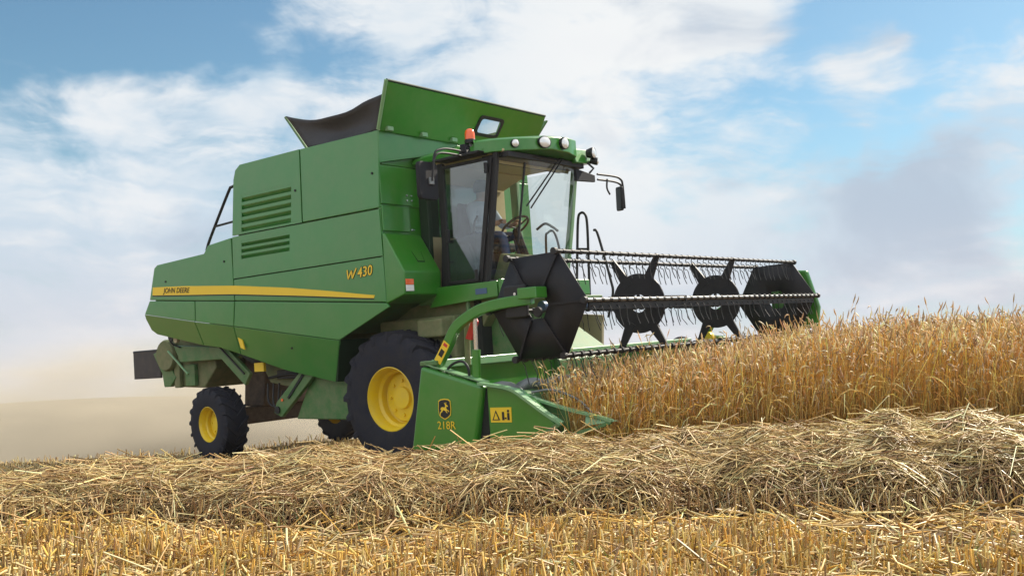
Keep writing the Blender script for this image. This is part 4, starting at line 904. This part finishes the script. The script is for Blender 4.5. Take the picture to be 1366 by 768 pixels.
core = (coreV, coreF, np.array([.055, .031, .017]) * (1 + .25 * rng.normal(size=(len(coreV), 1))).clip(.3, 1.7))  # core coloured very dark, the shade inside the heap painted in
def lying(x, y, ln, surf, K=5, rad=.0048, cols=PALE, az_sd=None, lift=.0, pitch=.12, bend=.12):
    n = len(x); az = rng.uniform(0, math.pi, n) if az_sd is None else rng.normal(0, az_sd, n)
    t = np.linspace(-.5, .5, K)[None, :]; ben = rng.normal(0, bend, n)[:, None]
    dx, dy = np.cos(az)[:, None], np.sin(az)[:, None]
    px = x[:, None] + (dx * t - dy * ben * (t * t) * 2) * ln[:, None]; py = y[:, None] + (dy * t + dx * ben * (t * t) * 2) * ln[:, None]
    pz = surf(px, py); pzm = surf(x, y)[:, None]
    z = pz * .75 + pzm * .25 + lift * rng.uniform(0, 1, (n, 1)) ** 2 + rng.normal(0, pitch, (n, 1)) * t * ln[:, None] - np.abs(rng.normal(0, .25, (n, 1))) * t * t * ln[:, None]
    P = np.stack([px, py, z], -1); Wd = rad * rng.uniform(.6, 1.4, (n, 1)) * np.ones((1, K))
    C_ = pick(n, cols, .22)[:, None, :] * np.ones((1, K, 1)); return stems(P, rsides(n), Wd, C_)
def sw_surf(x, y): return ground(x, y) + ridge(x, y)
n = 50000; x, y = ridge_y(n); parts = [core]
parts.append(lying(x, y, rng.gamma(3.2, .11, n).clip(.10, .8), lambda a, b: sw_surf(a, b) - .01, az_sd=.7, lift=.035, pitch=.18, bend=.45, rad=.0034, K=6))
n = 11500; x, y = ridge_y(n); parts.append(lying(x, y, rng.uniform(.2, .6, n), lambda a, b: sw_surf(a, b) - .03, az_sd=1.3, lift=.03, pitch=.22, bend=.4, rad=.0038, cols=PALE[2:] + [(.34, .20, .10)]))
# straw hanging down the steep near face, and the old stubble it lies against
def face_y(n, u0, u1):
    x = rng.uniform(-8.0, 8.0, n); yc = 6.97 + .10 * np.sin(x * .7 + .5) + .06 * np.sin(x * 1.9); hw = .97 + .07 * np.sin(x * 1.3 + 1) + .07 * np.sin(x * 3.7) + .05 * np.sin(x * 7.9 + 2); return x, yc + hw * rng.uniform(u0, u1, n)
BRN = [(.30, .18, .08), (.38, .24, .10), (.23, .13, .06), (.48, .34, .15)]  # darker browns put the near face's shade into its straw colour
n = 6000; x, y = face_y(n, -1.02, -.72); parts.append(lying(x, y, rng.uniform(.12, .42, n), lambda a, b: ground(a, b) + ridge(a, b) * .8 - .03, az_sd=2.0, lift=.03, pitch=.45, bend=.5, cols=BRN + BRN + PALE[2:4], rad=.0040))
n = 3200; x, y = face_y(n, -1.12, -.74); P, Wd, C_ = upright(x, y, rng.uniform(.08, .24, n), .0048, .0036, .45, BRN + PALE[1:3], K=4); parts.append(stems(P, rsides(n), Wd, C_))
# stray stems that stand out of the swath
n = 450; x, y = ridge_y(n); P, Wd, C_ = upright(x, y, rng.uniform(.04, .15, n), .0032, .0022, 1.1, PALE, K=5); P[..., 2] += (ridge(x, y) - .02)[:, None]; parts.append(stems(P, rsides(n), Wd, C_))
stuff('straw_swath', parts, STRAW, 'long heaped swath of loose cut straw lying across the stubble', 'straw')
# stubble
def patch(n, x0, x1, y0, y1): return rng.uniform(x0, x1, n), rng.uniform(y0, y1, n)
parts = []
n = 30000; x, y = patch(n, -6.2, 6.2, 3.6, 5.9); y = np.round(y / .15) * .15 + rng.normal(0, .026, n); k_ = (y < 5.45 + .22 * np.sin(x * 2.1) + .15 * np.sin(x * 5.3 + 1)) & (rng.uniform(0, 1, n) < .58 + .5 * np.sin(x * 3.1 + y * 2) * np.sin(y * 4.3 - x)); x, y = x[k_], y[k_]; n = len(x)
P, Wd, C_ = upright(x, y, rng.uniform(.06, .175, n), .0050, .0044, .30, GOLD + GOLD + PALE + BRN[:2], K=3); parts.append(stems(P, rsides(n), Wd, C_))
n = 2300; x, y = patch(n, -6.2, 6.2, 3.6, 6.0); k_ = np.sin(x * 1.9 + 1) * np.sin(y * 3 + x) > .1; x, y = x[k_], y[k_]; n = len(x)
P, Wd, C_ = upright(x, y, rng.uniform(.06, .16, n), .0050, .0012, .6, [(.16, .22, .05), (.24, .28, .08), (.34, .33, .11)], K=4); parts.append(stems(P, rsides(n), Wd, C_, False))
n = 10000; x, y = patch(n, -6.2, 6.2, 3.6, 6.1); parts.append(lying(x, y, rng.uniform(.08, .34, n), lambda a, b: ground(a, b) + .03, lift=.06, pitch=.3, cols=GOLD + PALE))
n = 15000; x, y = patch(n, -12, 3.5, 7.7, 16); k_ = ~((x > -.5) & (y > 9)); x, y = x[k_], y[k_]; n = len(x)
P, Wd, C_ = upright(x, y, rng.uniform(.05, .13, n), .0060, .0050, .35, PALE, K=3); parts.append(stems(P, rsides(n), Wd, C_))
n = 9000; x, y = patch(n, -13, 1.2, 7.7, 17); parts.append(lying(x, y, rng.uniform(.15, .5, n), lambda a, b: ground(a, b) + .03, lift=.02, pitch=.06, cols=PALE, rad=.005))
n = 7000; x, y = patch(n, 0.2, 8, 7.7, 8.9); P, Wd, C_ = upright(x, y, rng.uniform(.06, .15, n), .0050, .0042, .4, PALE + GOLD, K=3); parts.append(stems(P, rsides(n), Wd, C_))
n = 9000; x, y = patch(n, -22, 6, 16, 26); P, Wd, C_ = upright(x, y, rng.uniform(.1, .22, n), .009, .007, .3, PALE, K=3); parts.append(stems(P, rsides(n), Wd, C_))
stuff('stubble', parts, STRAW, 'short golden stubble and loose straw covering the mown ground', 'stubble')
# standing wheat: the uncut crop ahead of the header
Mi = np.array(root.matrix_world.inverted())
def uncut(x, y):
    z = ground(x, y); q = np.c_[x, y, z, np.ones(len(x))] @ Mi.T
    fx, fy = q[:, 0], q[:, 1]
    near = y > 8.62 + .10 * np.sin(x * 1.7) - .10 * (x > 4)
    inside = (fy > -2.62) & (fy < 2.75)
    return near & (((fx > 3.0) & inside) | (fy >= 2.85) | ((fx > 4.1) & (fy <= -2.62)))
WC = [(.84, .56, .15), (.87, .64, .22), (.78, .45, .11), (.86, .68, .29), (.80, .51, .13), (.60, .34, .11)]
EC = [(.70, .52, .27), (.78, .62, .38), (.56, .38, .19), (.80, .66, .42)]
def wheat(n, x0, x1, y0, y1, h0, h1, r=.0026, K=5):
    x, y = patch(n, x0, x1, y0, y1); k_ = uncut(x, y); x, y = x[k_], y[k_]; n = len(x)
    h = rng.normal((h0 + h1) / 2, (h1 - h0) / 3.2, n).clip(h0 * .7, h1 * 1.12) * (.88 + .12 * sstep(1.2, 3.2, x)) * (1 + .06 * np.sin(x * 1.7) * np.sin(y * 1.3)) * (1 + .13 * (rng.uniform(0, 1, n) < .06)) * np.where((y < 9.1) & (rng.uniform(0, 1, n) < .35), rng.uniform(.45, .9, n), 1)
    P, Wd, C_ = upright(x, y, h, r, r * .75, .24, WC, K=K)
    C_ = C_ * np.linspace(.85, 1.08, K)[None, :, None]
    out = [stems(P, rsides(n), Wd, C_)]
    # ears: short fat drooping spindle
    tip = P[:, -1]; d = P[:, -1] - P[:, -2]; d[:, 2] = 0; d = unit(d + rng.normal(0, .02, d.shape) * [1, 1, 0]); el = rng.uniform(.07, .115, n)[:, None]; dr = rng.uniform(-.4, 1.0, n)[:, None]
    t = np.linspace(0, 1, 5); E_ = np.stack([tip + d * el * np.sin(tt * 1.3) * (.35 + .5 * np.abs(dr)) + np.array([0, 0, 1]) * el * (tt * (1 - .9 * np.maximum(dr, 0)) - tt * tt * .7 * np.maximum(dr, 0)) for tt in t], 1)
    We = np.array([.0025, .0060, .0066, .0048, .0008])[None, :] * rng.uniform(.8, 1.3, (n, 1)); out.append(stems(E_, rsides(n), We, pick(n, EC, .2)[:, None, :] * np.ones((1, 5, 1))))
    # dry leaves
    m = n // 2; s_ = rng.choice(n, m, replace=False); b0 = P[s_, 2] * .5 + P[s_, 3] * .5; az = rng.uniform(0, 2 * math.pi, m); ll = rng.uniform(.10, .26, m)
    t = np.linspace(0, 1, 4)[None, :]; Lf = b0[:, None, :] + np.stack([np.cos(az)[:, None] * ll[:, None] * t, np.sin(az)[:, None] * ll[:, None] * t, ll[:, None] * (.5 * t - 1.1 * t * t)], -1)
    Wl = np.array([.003, .0055, .004, .0008])[None, :] * np.ones((m, 1)); out.append(stems(Lf, rsides(m), Wl, pick(m, WC, .25)[:, None, :] * np.ones((1, 4, 1)), False))
    return out
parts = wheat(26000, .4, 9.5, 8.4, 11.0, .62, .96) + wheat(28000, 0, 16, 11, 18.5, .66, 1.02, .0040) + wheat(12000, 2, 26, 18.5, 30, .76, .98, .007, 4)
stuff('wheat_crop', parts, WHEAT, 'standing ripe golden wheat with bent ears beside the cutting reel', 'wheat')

# ------------------------------------------------------------------ dust raised behind the machine
def dust(name, loc, rad, dens, col, label):
    b = MB(); prof = [(max(math.sin(t), 0), -math.cos(t)) for t in np.linspace(0, math.pi, 17)]
    b.lathe(prof, (0, 0, 0), 'z', 28); me_ = b.build(name, RUB); m = bpy.data.materials.new(name); m.use_nodes = True; t = m.node_tree; t.nodes.clear()
    tc = t.nodes.new('ShaderNodeTexCoord'); ln = t.nodes.new('ShaderNodeVectorMath'); ln.operation = 'LENGTH'; t.links.new(tc.outputs['Object'], ln.inputs[0])
    mr = t.nodes.new('ShaderNodeMapRange'); mr.inputs[1].default_value = .15; mr.inputs[2].default_value = .95; mr.inputs[3].default_value = 1; mr.inputs[4].default_value = 0; mr.interpolation_type = 'SMOOTHSTEP'; t.links.new(ln.outputs['Value'], mr.inputs[0])
    nz = t.nodes.new('ShaderNodeTexNoise'); nz.inputs['Scale'].default_value = 2.6; nz.inputs['Detail'].default_value = 4; t.links.new(tc.outputs['Object'], nz.inputs['Vector'])
    m2 = t.nodes.new('ShaderNodeMapRange'); m2.inputs[1].default_value = .42; m2.inputs[2].default_value = .62; m2.inputs[3].default_value = .1; t.links.new(nz.outputs['Fac'], m2.inputs[0])
    mu = t.nodes.new('ShaderNodeMath'); mu.operation = 'MULTIPLY'; t.links.new(mr.outputs[0], mu.inputs[0]); t.links.new(m2.outputs[0], mu.inputs[1])
    mk = t.nodes.new('ShaderNodeMath'); mk.operation = 'MULTIPLY'; mk.inputs[1].default_value = dens; t.links.new(mu.outputs[0], mk.inputs[0])
    v = t.nodes.new('ShaderNodeVolumePrincipled'); v.inputs['Color'].default_value = (*col, 1); v.inputs['Anisotropy'].default_value = .2; t.links.new(mk.outputs[0], v.inputs['Density'])
    o = t.nodes.new('ShaderNodeOutputMaterial'); t.links.new(v.outputs[0], o.inputs['Volume'])
    me_.data.materials.clear(); me_.data.materials.append(m); me_.location = loc; me_.scale = rad; tag(me_, label, 'dust', kind='stuff'); return me_
dust('dust_cloud', (-7.0, 26, -.6), (12, 8, 2.7), .85, (.95, .83, .63), 'pale tan dust hanging low behind the harvester')
dust('dust_cloud', (-1.5, 18.5, -.3), (4.2, 2.6, 1.4), .9, (.92, .82, .66), 'thin dust drifting under the harvester body')
hz = MB().box(-330, 330, -70, 520, -75, 6.5).build('haze', RUB)
hm = bpy.data.materials.new('haze'); hm.use_nodes = True; t = hm.node_tree; t.nodes.clear()
v = t.nodes.new('ShaderNodeVolumePrincipled'); v.inputs['Color'].default_value = (.93, .90, .86, 1); v.inputs['Density'].default_value = .0005; v.inputs['Anisotropy'].default_value = .3
o = t.nodes.new('ShaderNodeOutputMaterial'); t.links.new(v.outputs[0], o.inputs['Volume']); hz.data.materials.clear(); hz.data.materials.append(hm); tag(hz, 'thin pale haze in the air over the fields', 'haze', kind='stuff')
